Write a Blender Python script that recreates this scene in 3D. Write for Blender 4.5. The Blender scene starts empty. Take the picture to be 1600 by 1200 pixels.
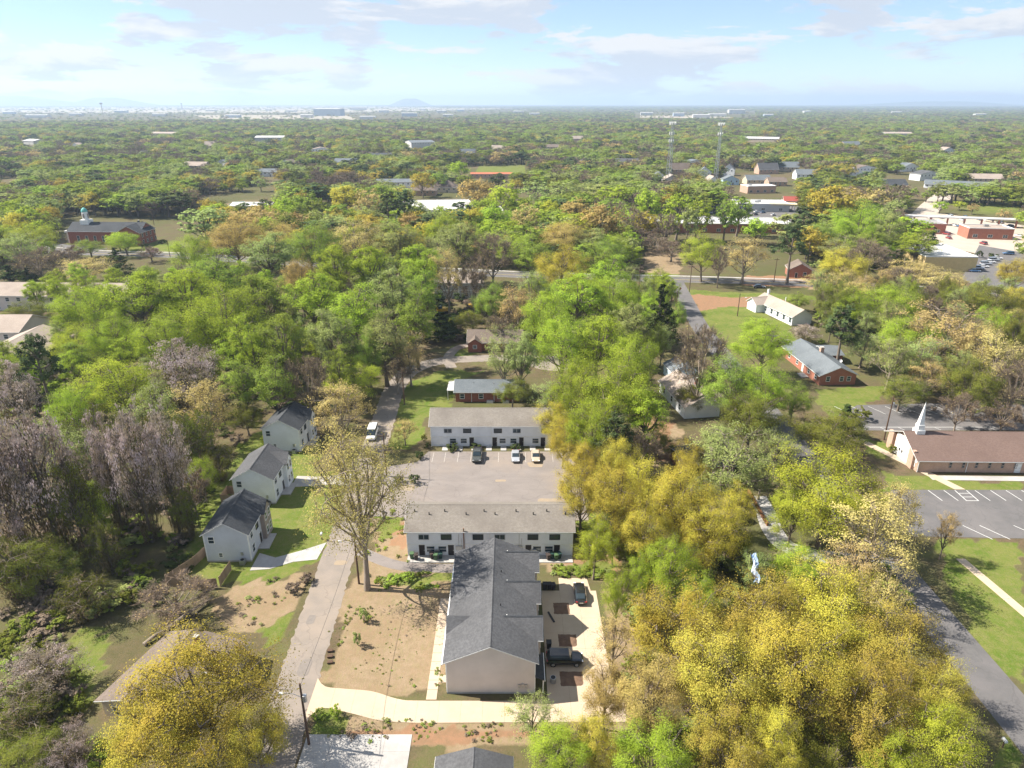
import bpy, math, random
import numpy as np
R = math.radians
random.seed(4)
RNG = np.random.default_rng(7)
scene = bpy.context.scene
COL = scene.collection

# ------------------------------------------------------------------ camera
CAM_H, PITCH, LENS = 68.0, R(22.4), 24.0
cam_d = bpy.data.cameras.new('camera'); cam = bpy.data.objects.new('camera', cam_d); COL.objects.link(cam)
cam.location = (0, 0, CAM_H); cam.rotation_euler = (R(90) - PITCH, R(0.0), 0)
cam_d.lens = LENS; cam_d.sensor_width = 36; cam_d.clip_start = 1; cam_d.clip_end = 80000
scene.camera = cam

# ------------------------------------------------------------------ sky, sun, exposure
SUN_EL, SUN_AZ = R(46), R(170)          # azimuth of the sun as an angle from +X towards +Y
world = bpy.data.worlds.new('World'); scene.world = world; world.use_nodes = True
wt = world.node_tree; wt.nodes.clear()
def wn(t, **k):
    n = wt.nodes.new(t)
    for a, b in k.items(): setattr(n, a, b)
    return n
w_out = wn('ShaderNodeOutputWorld'); w_bg = wn('ShaderNodeBackground'); w_bg.inputs['Strength'].default_value = 0.074
sky = wn('ShaderNodeTexSky', sky_type='NISHITA', sun_disc=False)
sky.sun_elevation = SUN_EL; sky.sun_rotation = R(90) - SUN_AZ; sky.altitude = 200
sky.air_density = 0.75; sky.dust_density = 0.0; sky.ozone_density = 3.0
tc = wn('ShaderNodeTexCoord')
def w_cloud(off, sc, det=7.0):
    m = wn('ShaderNodeMapping'); m.inputs['Scale'].default_value = (3.4, 3.4, 15.0); m.inputs['Location'].default_value = (1.3, 0.4, off)
    wt.links.new(tc.outputs['Generated'], m.inputs['Vector'])
    n = wn('ShaderNodeTexNoise'); n.inputs['Scale'].default_value = sc; n.inputs['Detail'].default_value = det
    n.inputs['Roughness'].default_value = 0.62; n.inputs['Distortion'].default_value = 0.25
    wt.links.new(m.outputs['Vector'], n.inputs['Vector']); return n.outputs['Fac']
def w_ramp(v, a, b, lo=0.0, hi=1.0):
    r = wn('ShaderNodeMapRange', interpolation_type='SMOOTHSTEP')
    for i, x in zip(('From Min', 'From Max', 'To Min', 'To Max'), (a, b, lo, hi)): r.inputs[i].default_value = x
    wt.links.new(v, r.inputs['Value']); return r.outputs['Result']
cl0 = w_cloud(0.0, 1.25); cl1 = w_cloud(0.30, 1.25)
cover = w_ramp(cl0, 0.495, 0.55, 0.0, 0.92)
under = w_ramp(cl1, 0.46, 0.57)
ccol = wn('ShaderNodeMix', data_type='RGBA'); wt.links.new(under, ccol.inputs['Factor'])
ccol.inputs['A'].default_value = (5.2, 5.15, 5.15, 1); ccol.inputs['B'].default_value = (3.75, 4.05, 4.6, 1)
skym = wn('ShaderNodeMix', data_type='RGBA'); wt.links.new(cover, skym.inputs['Factor'])
veil = wn('ShaderNodeMix', data_type='RGBA'); veil.inputs['Factor'].default_value = 0.32; veil.inputs['B'].default_value = (3.3, 4.1, 4.9, 1)   # thin high cloud all over
wt.links.new(sky.outputs['Color'], veil.inputs['A']); wt.links.new(veil.outputs['Result'], skym.inputs['A']); wt.links.new(ccol.outputs['Result'], skym.inputs['B'])
wt.links.new(skym.outputs['Result'], w_bg.inputs['Color']); wt.links.new(w_bg.outputs['Background'], w_out.inputs['Surface'])

sun_d = bpy.data.lights.new('sun', 'SUN'); sun = bpy.data.objects.new('sun', sun_d); COL.objects.link(sun)
sun_d.energy = 5.0; sun_d.angle = R(0.5); sun_d.color = (1.0, 0.93, 0.82)
import mathutils
sdir = mathutils.Vector((math.cos(SUN_EL) * math.cos(SUN_AZ), math.cos(SUN_EL) * math.sin(SUN_AZ), math.sin(SUN_EL)))
sun.rotation_euler = sdir.to_track_quat('Z', 'Y').to_euler()
sun.location = (-60, 40, 150)
vs = scene.view_settings
vs.view_transform = 'Standard'; vs.look = 'None'; vs.gamma = 1.0; vs.exposure = 1.3
scene.cycles.use_denoising = True
scene.cycles.max_bounces = 6; scene.cycles.diffuse_bounces = 3; scene.cycles.transmission_bounces = 4
scene.cycles.volume_bounces = 0; scene.cycles.caustics_reflective = False; scene.cycles.caustics_refractive = False

# ------------------------------------------------------------------ survey helper: where the photo's ground points lie on the map
_F, _c, _s = 1600 * LENS / 36, math.cos(PITCH), math.sin(PITCH)
def G(u, v, z=0.0):
    x, y = (u - 800) / _F, (600 - v) / _F
    t = (z - CAM_H) / (-_s + y * _c)
    return (x * t, (_c + y * _s) * t)
def ppm(x, y, z=0.0): return _F / (y * _c + (CAM_H - z) * _s)

# ------------------------------------------------------------------ materials
def new_mat(name):
    m = bpy.data.materials.new(name); m.use_nodes = True
    nt = m.node_tree; b = nt.nodes['Principled BSDF']; return m, nt, b
def rgba(c): return (c[0], c[1], c[2], 1)
def noise(nt, coord, scale, detail=5, rough=0.6, stretch=None):
    if stretch:
        mp = nt.nodes.new('ShaderNodeMapping'); mp.inputs['Scale'].default_value = stretch
        nt.links.new(coord, mp.inputs['Vector']); coord = mp.outputs['Vector']
    n = nt.nodes.new('ShaderNodeTexNoise'); n.inputs['Scale'].default_value = scale
    n.inputs['Detail'].default_value = detail; n.inputs['Roughness'].default_value = rough
    nt.links.new(coord, n.inputs['Vector']); return n.outputs['Fac']
def mrange(nt, v, a, b, lo=0, hi=1):
    r = nt.nodes.new('ShaderNodeMapRange')
    for i, x in zip(('From Min', 'From Max', 'To Min', 'To Max'), (a, b, lo, hi)): r.inputs[i].default_value = x
    nt.links.new(v, r.inputs['Value']); return r.outputs['Result']
def mix(nt, fac, a, b, mode='MIX'):
    n = nt.nodes.new('ShaderNodeMix'); n.data_type = 'RGBA'; n.blend_type = mode
    for sock, v in (('Factor', fac), ('A', a), ('B', b)):
        if isinstance(v, (int, float)): n.inputs[sock].default_value = v
        elif isinstance(v, tuple): n.inputs[sock].default_value = rgba(v)
        else: nt.links.new(v, n.inputs[sock])
    return n.outputs['Result']
MATS = {}
def mat(name, c1, c2=None, scale=1.0, rough=0.8, stretch=None, c3=None, bump=0.0, metal=0.0, world=True, spec=0.3, crack=0.0):
    if name in MATS: return MATS[name]
    m, nt, b = new_mat(name)
    b.inputs['Roughness'].default_value = rough; b.inputs['Metallic'].default_value = metal
    b.inputs['Specular IOR Level'].default_value = spec
    if c2 is None: c2 = tuple(x * 0.86 for x in c1)
    if world: co = nt.nodes.new('ShaderNodeNewGeometry').outputs['Position']
    else: co = nt.nodes.new('ShaderNodeTexCoord').outputs['Object']
    f = noise(nt, co, scale, 6, 0.65, stretch)
    col = mix(nt, mrange(nt, f, 0.35, 0.65), c1, c2)
    if c3: col = mix(nt, mrange(nt, noise(nt, co, scale * 0.23, 4), 0.48, 0.68, 0, 0.75), col, c3)
    if crack:
        wv_ = nt.nodes.new('ShaderNodeTexNoise'); wv_.inputs['Scale'].default_value = 0.7; nt.links.new(co, wv_.inputs['Vector'])
        vo = nt.nodes.new('ShaderNodeTexVoronoi'); vo.feature = 'DISTANCE_TO_EDGE'; vo.inputs['Scale'].default_value = 0.16
        ad_ = nt.nodes.new('ShaderNodeVectorMath'); ad_.operation = 'MULTIPLY_ADD'; nt.links.new(wv_.outputs['Color'], ad_.inputs[0]); ad_.inputs[1].default_value = (2.5, 2.5, 0); nt.links.new(co, ad_.inputs[2])
        nt.links.new(ad_.outputs[0], vo.inputs['Vector']); col = mix(nt, mrange(nt, vo.outputs['Distance'], 0.004, 0.016, crack, 0), col, tuple(x*.5 for x in c1))
    nt.links.new(col, b.inputs['Base Color'])
    if bump:
        bp = nt.nodes.new('ShaderNodeBump'); bp.inputs['Strength'].default_value = bump; bp.inputs['Distance'].default_value = 0.05
        nt.links.new(noise(nt, co, scale * 3, 4), bp.inputs['Height']); nt.links.new(bp.outputs['Normal'], b.inputs['Normal'])
    MATS[name] = m; return m
def siding(name, c, pitch=0.2, horiz=True):
    if name in MATS: return MATS[name]
    m, nt, b = new_mat(name); b.inputs['Roughness'].default_value = 0.7
    tcn = nt.nodes.new('ShaderNodeTexCoord').outputs['Object']
    w = nt.nodes.new('ShaderNodeTexWave'); w.wave_type = 'BANDS'; w.bands_direction = 'Z' if horiz else 'X'; w.wave_profile = 'SAW'
    w.inputs['Scale'].default_value = 0.314 / pitch
    nt.links.new(tcn, w.inputs['Vector'])
    f = noise(nt, tcn, 0.5, 5)
    col = mix(nt, mrange(nt, f, 0.35, 0.7), c, tuple(x * 0.88 for x in c))
    nt.links.new(col, b.inputs['Base Color'])
    bp = nt.nodes.new('ShaderNodeBump'); bp.inputs['Strength'].default_value = 0.5; bp.inputs['Distance'].default_value = 0.03
    nt.links.new(w.outputs['Fac'], bp.inputs['Height']); nt.links.new(bp.outputs['Normal'], b.inputs['Normal'])
    MATS[name] = m; return m
def brick(name, c1, c2, mortar=(0.42, 0.38, 0.34)):
    if name in MATS: return MATS[name]
    m, nt, b = new_mat(name); b.inputs['Roughness'].default_value = 0.9
    tcn = nt.nodes.new('ShaderNodeTexCoord').outputs['Object']
    sep = nt.nodes.new('ShaderNodeSeparateXYZ'); nt.links.new(tcn, sep.inputs[0])
    ad = nt.nodes.new('ShaderNodeMath'); nt.links.new(sep.outputs[0], ad.inputs[0]); nt.links.new(sep.outputs[1], ad.inputs[1])
    cb = nt.nodes.new('ShaderNodeCombineXYZ'); nt.links.new(ad.outputs[0], cb.inputs[0]); nt.links.new(sep.outputs[2], cb.inputs[1])
    t = nt.nodes.new('ShaderNodeTexBrick'); t.inputs['Scale'].default_value = 2.2
    t.inputs['Color1'].default_value = rgba(c1); t.inputs['Color2'].default_value = rgba(c2); t.inputs['Mortar'].default_value = rgba(mortar)
    t.inputs['Mortar Size'].default_value = 0.012
    nt.links.new(cb.outputs[0], t.inputs['Vector'])
    col = mix(nt, mrange(nt, noise(nt, tcn, 0.6, 5), 0.35, 0.7, 0, 0.45), t.outputs['Color'], tuple(x * 0.6 for x in c1))
    nt.links.new(col, b.inputs['Base Color']); MATS[name] = m; return m
def shingle(name, c1, c2, c3=None):
    if name in MATS: return MATS[name]
    m, nt, b = new_mat(name); b.inputs['Roughness'].default_value = 0.92; b.inputs['Specular IOR Level'].default_value = 0.15
    co = nt.nodes.new('ShaderNodeNewGeometry').outputs['Position']
    f = noise(nt, co, 2.6, 3, 0.7, (1.0, 1.0, 2.2)); g = noise(nt, co, 0.22, 5, 0.6); h = noise(nt, co, 14, 2, 0.5)
    col = mix(nt, mrange(nt, f, 0.40, 0.60), c1, c2)
    col = mix(nt, mrange(nt, g, 0.42, 0.68, 0, 0.6), col, c3 or tuple(x * 0.75 for x in c1))
    col = mix(nt, mrange(nt, h, 0.35, 0.65, 0, 0.35), col, tuple(x * 0.62 for x in c1))
    nt.links.new(col, b.inputs['Base Color'])
    bp = nt.nodes.new('ShaderNodeBump'); bp.inputs['Strength'].default_value = 0.4; bp.inputs['Distance'].default_value = 0.03
    nt.links.new(f, bp.inputs['Height']); nt.links.new(bp.outputs['Normal'], b.inputs['Normal'])
    MATS[name] = m; return m
def gloss(name, c, rough=0.2, metal=0.0, coat=0.0):
    if name in MATS: return MATS[name]
    m, nt, b = new_mat(name); b.inputs['Base Color'].default_value = rgba(c); b.inputs['Roughness'].default_value = rough
    b.inputs['Metallic'].default_value = metal; b.inputs['Coat Weight'].default_value = coat; MATS[name] = m; return m
def leafmat(name, c1, c2, var=0.05, transl=0.32):
    m, nt, b = new_mat(name); nt.nodes.remove(b)
    co = nt.nodes.new('ShaderNodeTexCoord').outputs['Object']
    oi = nt.nodes.new('ShaderNodeObjectInfo').outputs['Random']
    f = noise(nt, co, 0.42, 3, 0.6); g = nt.nodes.new('ShaderNodeNewGeometry').outputs['Random Per Island']
    col = mix(nt, mrange(nt, f, 0.38, 0.62), c1, c2)
    col = mix(nt, mrange(nt, g, 0.0, 1.0, 0.0, 0.62), col, tuple(x * y for x, y in zip(c1, (0.45, 0.52, 0.5))))
    hs = nt.nodes.new('ShaderNodeHueSaturation'); nt.links.new(col, hs.inputs['Color'])
    nt.links.new(mrange(nt, oi, 0, 1, 0.5 - var, 0.5 + var), hs.inputs['Hue'])
    nt.links.new(mrange(nt, oi, 0, 1, 0.86, 1.16), hs.inputs['Value'])
    d = nt.nodes.new('ShaderNodeBsdfDiffuse'); t = nt.nodes.new('ShaderNodeBsdfTranslucent'); ms = nt.nodes.new('ShaderNodeMixShader')
    nt.links.new(hs.outputs['Color'], d.inputs['Color']); nt.links.new(hs.outputs['Color'], t.inputs['Color'])
    ms.inputs[0].default_value = transl; nt.links.new(d.outputs[0], ms.inputs[1]); nt.links.new(t.outputs[0], ms.inputs[2])
    nt.links.new(ms.outputs[0], nt.nodes['Material Output'].inputs['Surface']); MATS[name] = m; return m

WHITE = siding('white_siding', (0.77, 0.785, 0.815)); CREAMS = siding('beige_siding', (0.620, 0.560, 0.520))
BLUEGREY = siding('bluegrey_siding', (0.540, 0.567, 0.630)); TRIM = mat('white_trim', (0.778, 0.778, 0.758), scale=2)
GREYSID = siding('grey_siding', (0.42, 0.43, 0.44)); TANSID = siding('tan_siding', (0.55, 0.45, 0.33)); BROWNSID = siding('taupe_siding', (0.30, 0.25, 0.22))
LBLUE = siding('light_blue_siding', (0.42, 0.55, 0.66))
BRICK = brick('red_brick', (0.30, 0.10, 0.06), (0.24, 0.075, 0.05), (0.30, 0.20, 0.16)); BRICKT = brick('tan_brick', (0.50, 0.32, 0.23), (0.42, 0.27, 0.20))
ORBRICK = brick('orange_brick', (0.40, 0.15, 0.09), (0.33, 0.12, 0.08), (0.34, 0.22, 0.18))
ROOFG = shingle('grey_shingle', (0.082, 0.083, 0.088), (0.118, 0.119, 0.125)); ROOFOLD = shingle('weathered_shingle', (0.20, 0.18, 0.155), (0.25, 0.225, 0.20), (0.15, 0.13, 0.115))
ROOFD = shingle('charcoal_shingle', (0.052, 0.057, 0.064), (0.077, 0.081, 0.088)); ROOFB = shingle('brown_shingle', (0.155, 0.105, 0.088), (0.185, 0.130, 0.110), (0.135, 0.092, 0.078))
ROOFS = shingle('slate_shingle', (0.13, 0.15, 0.165), (0.17, 0.185, 0.20)); ROOFT = shingle('tan_shingle', (0.33, 0.27, 0.23), (0.39, 0.33, 0.28))
ROOFBD = shingle('umber_shingle', (0.15, 0.12, 0.10), (0.20, 0.16, 0.135))
MEMB = mat('white_membrane', (0.550, 0.543, 0.529), (0.480, 0.472, 0.452), 0.15, 0.6, c3=(0.423, 0.409, 0.388))
GLASS = gloss('window_glass', (0.03, 0.045, 0.055), 0.08); BLACK = mat('black_paint', (0.02, 0.02, 0.022), rough=0.5)
DOORB = mat('dark_door', (0.03, 0.025, 0.025), rough=0.45); STEEL = gloss('galvanised_steel', (0.45, 0.46, 0.47), 0.45, 0.8)
ASPH_OLD = mat('old_asphalt', (0.237, 0.201, 0.173), (0.190, 0.166, 0.144), 0.35, 0.95, c3=(0.272, 0.222, 0.176), bump=0.2, crack=0.3)
ASPH_LOT = mat('lot_asphalt', (0.212, 0.187, 0.173), (0.176, 0.155, 0.144), 0.22, 0.95, (1, 2.2, 1), c3=(0.254, 0.205, 0.163), bump=0.2, crack=0.3)
ASPH = mat('grey_asphalt', (0.131, 0.123, 0.123), (0.102, 0.099, 0.099), 0.3, 0.93, c3=(0.155, 0.144, 0.141), bump=0.2, crack=0.3)
CONC = mat('new_concrete', (0.470, 0.380, 0.285), (0.425, 0.340, 0.250), 0.45, 0.9, c3=(0.437, 0.331, 0.240)); CONCW = mat('pale_concrete', (0.409, 0.395, 0.374), (0.339, 0.321, 0.304), 0.9, 0.9, c3=(0.282, 0.272, 0.261), bump=0.3)
PAINTW = mat('line_paint', (0.590, 0.590, 0.574), (0.451, 0.451, 0.435), 3.0, 0.8); PAINTY = mat('yellow_paint', (0.62, 0.45, 0.08), scale=2)
WOOD = mat('fence_wood', (0.34, 0.25, 0.17), (0.26, 0.19, 0.13), 1.5, 0.9, (1, 1, 0.2)); POLEW = mat('pole_wood', (0.12, 0.075, 0.05), (0.08, 0.05, 0.035), 2, 0.95, (4, 4, 0.3))
SOIL = mat('bed_soil', (0.13, 0.08, 0.055), (0.19, 0.12, 0.08), 1.6, 1.0, bump=0.6); BINM = mat('bin_green', (0.02, 0.05, 0.045), rough=0.5); TEAL = mat('copper_green', (0.12, 0.42, 0.38), rough=0.5)
BARK = mat('bark', (0.125, 0.10, 0.08), (0.19, 0.155, 0.125), 2.0, 0.95, (1, 1, 0.35), world=False); BARKP = mat('pale_bark', (0.27, 0.225, 0.18), (0.19, 0.155, 0.125), 2.0, 0.95, (1, 1, 0.35), world=False)
YELLOWM = gloss('machine_yellow', (0.55, 0.34, 0.03), 0.4); RUBBER = mat('tyre_rubber', (0.015, 0.015, 0.015), rough=0.85); RED = gloss('lamp_red', (0.35, 0.02, 0.02), 0.3)
CANVAS = mat('blue_tarp', (0.16, 0.27, 0.45), (0.50, 0.55, 0.60), 0.9, 0.5)

# ------------------------------------------------------------------ mesh helpers
class MB:
    def __init__(s): s.v = []; s.f = []; s.m = []
    def add(s, vs_, fs, m=0):
        o = len(s.v); s.v.extend(vs_)
        for f in fs: s.f.append(tuple(i + o for i in f)); s.m.append(m)
        return s
    def box(s, x0, x1, y0, y1, z0, z1, m=0):
        return s.add([(x0,y0,z0),(x1,y0,z0),(x1,y1,z0),(x0,y1,z0),(x0,y0,z1),(x1,y0,z1),(x1,y1,z1),(x0,y1,z1)],
                     [(0,3,2,1),(4,5,6,7),(0,1,5,4),(1,2,6,5),(2,3,7,6),(3,0,4,7)], m)
    def prism(s, poly, z0, z1, m=0):
        n = len(poly)
        return s.add([(p[0], p[1], z0) for p in poly] + [(p[0], p[1], z1) for p in poly],
                     [tuple(range(n))[::-1], tuple(range(n, 2*n))] + [(i, (i+1) % n, n+(i+1) % n, n+i) for i in range(n)], m)
    def extr(s, poly, axis, a, b, m=0):           # polygon in the plane across `axis`, drawn out from a to b
        f = (lambda p, t: (t, p[0], p[1])) if axis == 'x' else (lambda p, t: (p[0], t, p[1]))
        n = len(poly)
        return s.add([f(p, a) for p in poly] + [f(p, b) for p in poly],
                     [tuple(range(n)), tuple(range(n, 2*n))[::-1]] + [(i, n+i, n+(i+1) % n, (i+1) % n) for i in range(n)], m)
    def tube(s, pts, rad, n=6, m=0):
        pts = [mathutils.Vector(p) for p in pts]; rings = []
        for i, p in enumerate(pts):
            d = (pts[min(i+1, len(pts)-1)] - pts[max(i-1, 0)]).normalized()
            a = d.orthogonal().normalized(); b = d.cross(a); r = rad[i] if isinstance(rad, (list, tuple)) else rad
            rings.append([tuple(p + (a*math.cos(2*math.pi*k/n) + b*math.sin(2*math.pi*k/n))*r) for k in range(n)])
        vv = [q for r_ in rings for q in r_]; ff = []
        for i in range(len(rings)-1):
            for k in range(n): ff.append((i*n+k, i*n+(k+1) % n, (i+1)*n+(k+1) % n, (i+1)*n+k))
        ff += [tuple(range(n))[::-1], tuple(range((len(rings)-1)*n, len(rings)*n))]
        return s.add(vv, ff, m)
    def mesh(s, name, mats):
        me = bpy.data.meshes.new(name); me.from_pydata([tuple(p) for p in s.v], [], s.f)
        for m in (mats if isinstance(mats, (list, tuple)) else [mats]): me.materials.append(m)
        if any(s.m): me.polygons.foreach_set('material_index', s.m)
        me.update(); return me
    def build(s, name, mats, parent=None, loc=(0,0,0), rz=0, smooth=False):
        me = s.mesh(name, mats)
        if smooth: me.polygons.foreach_set('use_smooth', [True]*len(me.polygons))
        return place(name, me, parent, loc, rz)
def place(name, me, parent=None, loc=(0,0,0), rz=0):
    o = bpy.data.objects.new(name, me); COL.objects.link(o); o.location = loc; o.rotation_euler = (0,0,rz)
    if parent is not None: o.parent = parent
    return o
def root(name, label, cat, loc=(0,0,0), rz=0, group=None):
    o = bpy.data.objects.new(name, None); COL.objects.link(o); o.location = loc; o.rotation_euler = (0,0,rz); o.empty_display_size = 0.5
    return tag(o, label, cat, group)
def tag(o, label=None, cat=None, group=None, kind=None):
    for k, v in (('label', label), ('category', cat), ('group', group), ('kind', kind)):
        if v: o[k] = v
    return o
def copy_tree(o, parent=None):
    c = o.copy(); COL.objects.link(c); c.parent = parent
    for ch in list(o.children): copy_tree(ch, c)
    return c
def sheet(name, poly, z, m, parent=None):
    mb = MB(); mb.add([(p[0], p[1], z) for p in poly], [tuple(range(len(poly)))])
    o = mb.build(name, m, parent); 
    if parent is None: o['kind'] = 'structure'
    return o
def ribbon(name, pts, w, z, m, parent=None, rag=0.0):
    """road strip along a centre line; w is one width or a width for each point"""
    P_ = [mathutils.Vector((p[0], p[1])) for p in pts]; vv = []; n = len(P_)
    for i, p in enumerate(P_):
        d = (P_[min(i+1, n-1)] - P_[max(i-1, 0)]).normalized(); q = mathutils.Vector((-d.y, d.x)); h = (w[i] if isinstance(w, (list, tuple)) else w)/2
        j1, j2 = h+random.uniform(-rag, rag), h+random.uniform(-rag, rag); vv += [(p.x+q.x*j1, p.y+q.y*j1, z), (p.x-q.x*j2, p.y-q.y*j2, z)]
    mb = MB(); mb.add(vv, [(2*i, 2*i+1, 2*i+3, 2*i+2) for i in range(n-1)])
    o = mb.build(name, m, parent)
    if parent is None: o['kind'] = 'structure'
    return o
def smooth_line(pts, k=8):
    pts = [np.array(p, float) for p in pts]; out = []
    for i in range(len(pts)-1):
        p0, p1, p2, p3 = pts[max(i-1,0)], pts[i], pts[i+1], pts[min(i+2, len(pts)-1)]
        for t in np.linspace(0, 1, k, endpoint=False):
            out.append(0.5*((2*p1)+(-p0+p2)*t+(2*p0-5*p1+4*p2-p3)*t*t+(-p0+3*p1-3*p2+p3)*t**3))
    out.append(pts[-1]); return [tuple(p) for p in out]

# ------------------------------------------------------------------ the ground: one sheet out to the horizon, with the yards' own colours
def inpoly(px, py, poly):
    ins = np.zeros(px.shape, bool); n = len(poly)
    for i in range(n):
        x1, y1 = poly[i]; x2, y2 = poly[(i+1) % n]
        if y1 == y2: continue
        c_ = ((y1 > py) != (y2 > py)) & (px < (x2-x1)*(py-y1)/(y2-y1)+x1); ins ^= c_
    return ins
def px(*uv): return [G(u, v) for u, v in uv]
LAWN = [px((285,905),(300,800),(352,722),(405,672),(445,662),(500,690),(490,740),(545,745),(530,800),(508,850),(492,868),(430,905),(350,922)),
        px((640,592),(700,578),(760,580),(712,600),(708,640),(664,650),(655,695),(608,705),(622,650)), px((700,540),(760,552),(700,566)), px((700,545),(722,548),(716,558)),
        px((1075,492),(1130,478),(1185,480),(1245,520),(1260,545),(1160,560),(1110,520)), px((1270,608),(1385,600),(1350,640),(1290,655)),
        px((1360,682),(1398,690),(1405,700),(1375,715),(1340,700)), px((1425,745),(1600,755),(1600,772),(1450,768)), px((1375,735),(1425,745),(1450,768),(1375,768)),
        px((1460,848),(1600,850),(1600,1075),(1555,1020),(1490,930)), px((215,380),(300,378),(310,402),(200,398)), px((300,838),(330,800),(345,900),(300,915)),
        px((70,1100),(95,1020),(140,985),(160,1000),(140,1060),(130,1120)), px((100,1000),(150,975),(165,990)), px((395,975),(450,962),(445,1000),(410,1010)),
        px((575,790),(640,770),(630,830),(590,850)), px((630,905),(705,895),(700,915),(640,922),(590,905)), px((1060,452),(1290,462),(1290,470),(1060,460)),
        px((890,430),(1060,436),(1060,428),(890,422)), px((1440,310),(1600,330),(1600,352),(1470,338)), px((1370,315),(1440,320),(1440,332),(1370,330)), px((700,270),(820,262),(820,280),(720,285)),
        px((1575,1130),(1600,1200),(1540,1200)), px((920,880),(955,890),(930,905),(860,900)), px((480,1085),(540,1105),(520,1160),(480,1140))]
TAN = [px((540,905),(700,900),(700,1086),(500,1075),(520,985)), px((340,930),(478,890),(455,960),(395,985),(340,975)), px((575,800),(640,790),(640,905),(560,905)),
       px((855,868),(960,870),(975,960),(940,905),(855,905)), px((480,1105),(880,1125),(980,1120),(980,1160),(480,1168)), px((1470,855),(1600,860),(1600,890),(1500,900)),
       px((1010,390),(1075,395),(1060,432),(1010,430)), px((940,900),(985,900),(1010,1130),(960,1130)), px((1290,440),(1320,440),(1330,456),(1260,452)), px((1010,640),(1080,670),(1080,740),(1020,740)),
       px((100,1030),(150,990),(140,1075)), px((300,318),(430,310),(430,330),(320,338)), px((570,870),(700,872),(700,895),(560,905))]
CLAY = [px((1080,458),(1225,464),(1200,478),(1130,480),(1085,490)), px((885,872),(960,872),(965,900),(870,888)), px((560,1130),(820,1140),(840,1155),(500,1165)), px((600,810),(632,805),(632,860),(605,858)),
        px((1160,430),(1290,432),(1290,450),(1160,446)), px((1010,650),(1060,660),(1060,720),(1010,720))]
GREYD = [px((630,1150),(780,1150),(780,1168),(632,1168))]
def axis_(lo, hi, st, far_lo, far_hi):
    a = list(np.arange(lo, hi+0.01, st)); s_ = st; x = hi
    while x < far_hi: s_ *= 1.35; x = min(x+s_, far_hi); a.append(x)
    s_ = st; x = lo
    while x > far_lo: s_ *= 1.35; x = max(x-s_, far_lo); a.insert(0, x)
    return np.array(a)
FAR = 24000.0
gx, gy = axis_(-150, 150, 1.0, -FAR, FAR), axis_(38, 300, 1.0, -3000, FAR)
X, Y = np.meshgrid(gx, gy); nx, ny = len(gx), len(gy)
def vnoise(x, y, sc, seed):
    r = np.random.default_rng(seed).random((64, 64)); x, y = x/sc, y/sc; ix, iy = np.floor(x).astype(int), np.floor(y).astype(int); fx, fy = x-ix, y-iy
    fx, fy = fx*fx*(3-2*fx), fy*fy*(3-2*fy); g = lambda a, b: r[a % 64, b % 64]
    return (g(ix,iy)*(1-fx)+g(ix+1,iy)*fx)*(1-fy)+(g(ix,iy+1)*(1-fx)+g(ix+1,iy+1)*fx)*fy
wx = X+(vnoise(X,Y,5,1)-.5)*3.0+(vnoise(X,Y,1.7,2)-.5)*1.6; wy = Y+(vnoise(X,Y,5,3)-.5)*3.0+(vnoise(X,Y,1.7,4)-.5)*1.6
zone = np.zeros((ny, nx, 4)); zone[..., 3] = 1
for ch, polys in ((0, LAWN), (1, TAN), (2, CLAY)):
    for p in polys: zone[..., ch] = np.maximum(zone[..., ch], inpoly(wx, wy, p))
gm = bpy.data.meshes.new('ground')
vv = np.stack([X, Y, np.zeros_like(X)], -1).reshape(-1, 3)
ii = np.arange(ny*nx).reshape(ny, nx); ff = np.stack([ii[:-1,:-1], ii[:-1,1:], ii[1:,1:], ii[1:,:-1]], -1).reshape(-1, 4)
def np_mesh(me, v, q):
    me.vertices.add(len(v)); me.vertices.foreach_set('co', np.asarray(v, np.float32).ravel())
    me.loops.add(q.size); me.loops.foreach_set('vertex_index', q.astype(np.int32).ravel())
    me.polygons.add(len(q)); k = q.shape[1]
    me.polygons.foreach_set('loop_start', np.arange(0, q.size, k, dtype=np.int32))
    me.update(calc_edges=True)
np_mesh(gm, vv, ff)
at = gm.attributes.new('zone', 'FLOAT_COLOR', 'POINT'); at.data.foreach_set('color', zone.astype(np.float32).ravel())
m, nt, b = new_mat('ground_mix'); b.inputs['Roughness'].default_value = 1.0; b.inputs['Specular IOR Level'].default_value = 0.05
co = nt.nodes.new('ShaderNodeNewGeometry').outputs['Position']
za = nt.nodes.new('ShaderNodeAttribute'); za.attribute_name = 'zone'; sp = nt.nodes.new('ShaderNodeSeparateColor'); nt.links.new(za.outputs['Color'], sp.inputs[0])
n1, n2, n3, n4 = noise(nt, co, 0.18, 6), noise(nt, co, 0.9, 6, 0.7), noise(nt, co, 4.5, 4, 0.7), noise(nt, co, 0.012, 5)
def wob(ch):
    a_ = nt.nodes.new('ShaderNodeMath'); a_.operation = 'ADD'; nt.links.new(sp.outputs[ch], a_.inputs[0])
    nt.links.new(mrange(nt, n2, 0.2, 0.8, -0.45, 0.45), a_.inputs[1]); return mrange(nt, a_.outputs[0], 0.3, 0.72)
litter = mix(nt, mrange(nt, n2, 0.38, 0.62), (0.125, 0.09, 0.06), (0.075, 0.065, 0.035))
litter = mix(nt, mrange(nt, n1, 0.45, 0.65, 0, 0.7), litter, (0.10, 0.12, 0.035))
litter = mix(nt, mrange(nt, n3, 0.4, 0.7, 0, 0.6), litter, (0.17, 0.12, 0.08)); litter = mix(nt, mrange(nt, n4, 0.42, 0.6, 0, 0.7), litter, (0.075, 0.085, 0.03))
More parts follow.
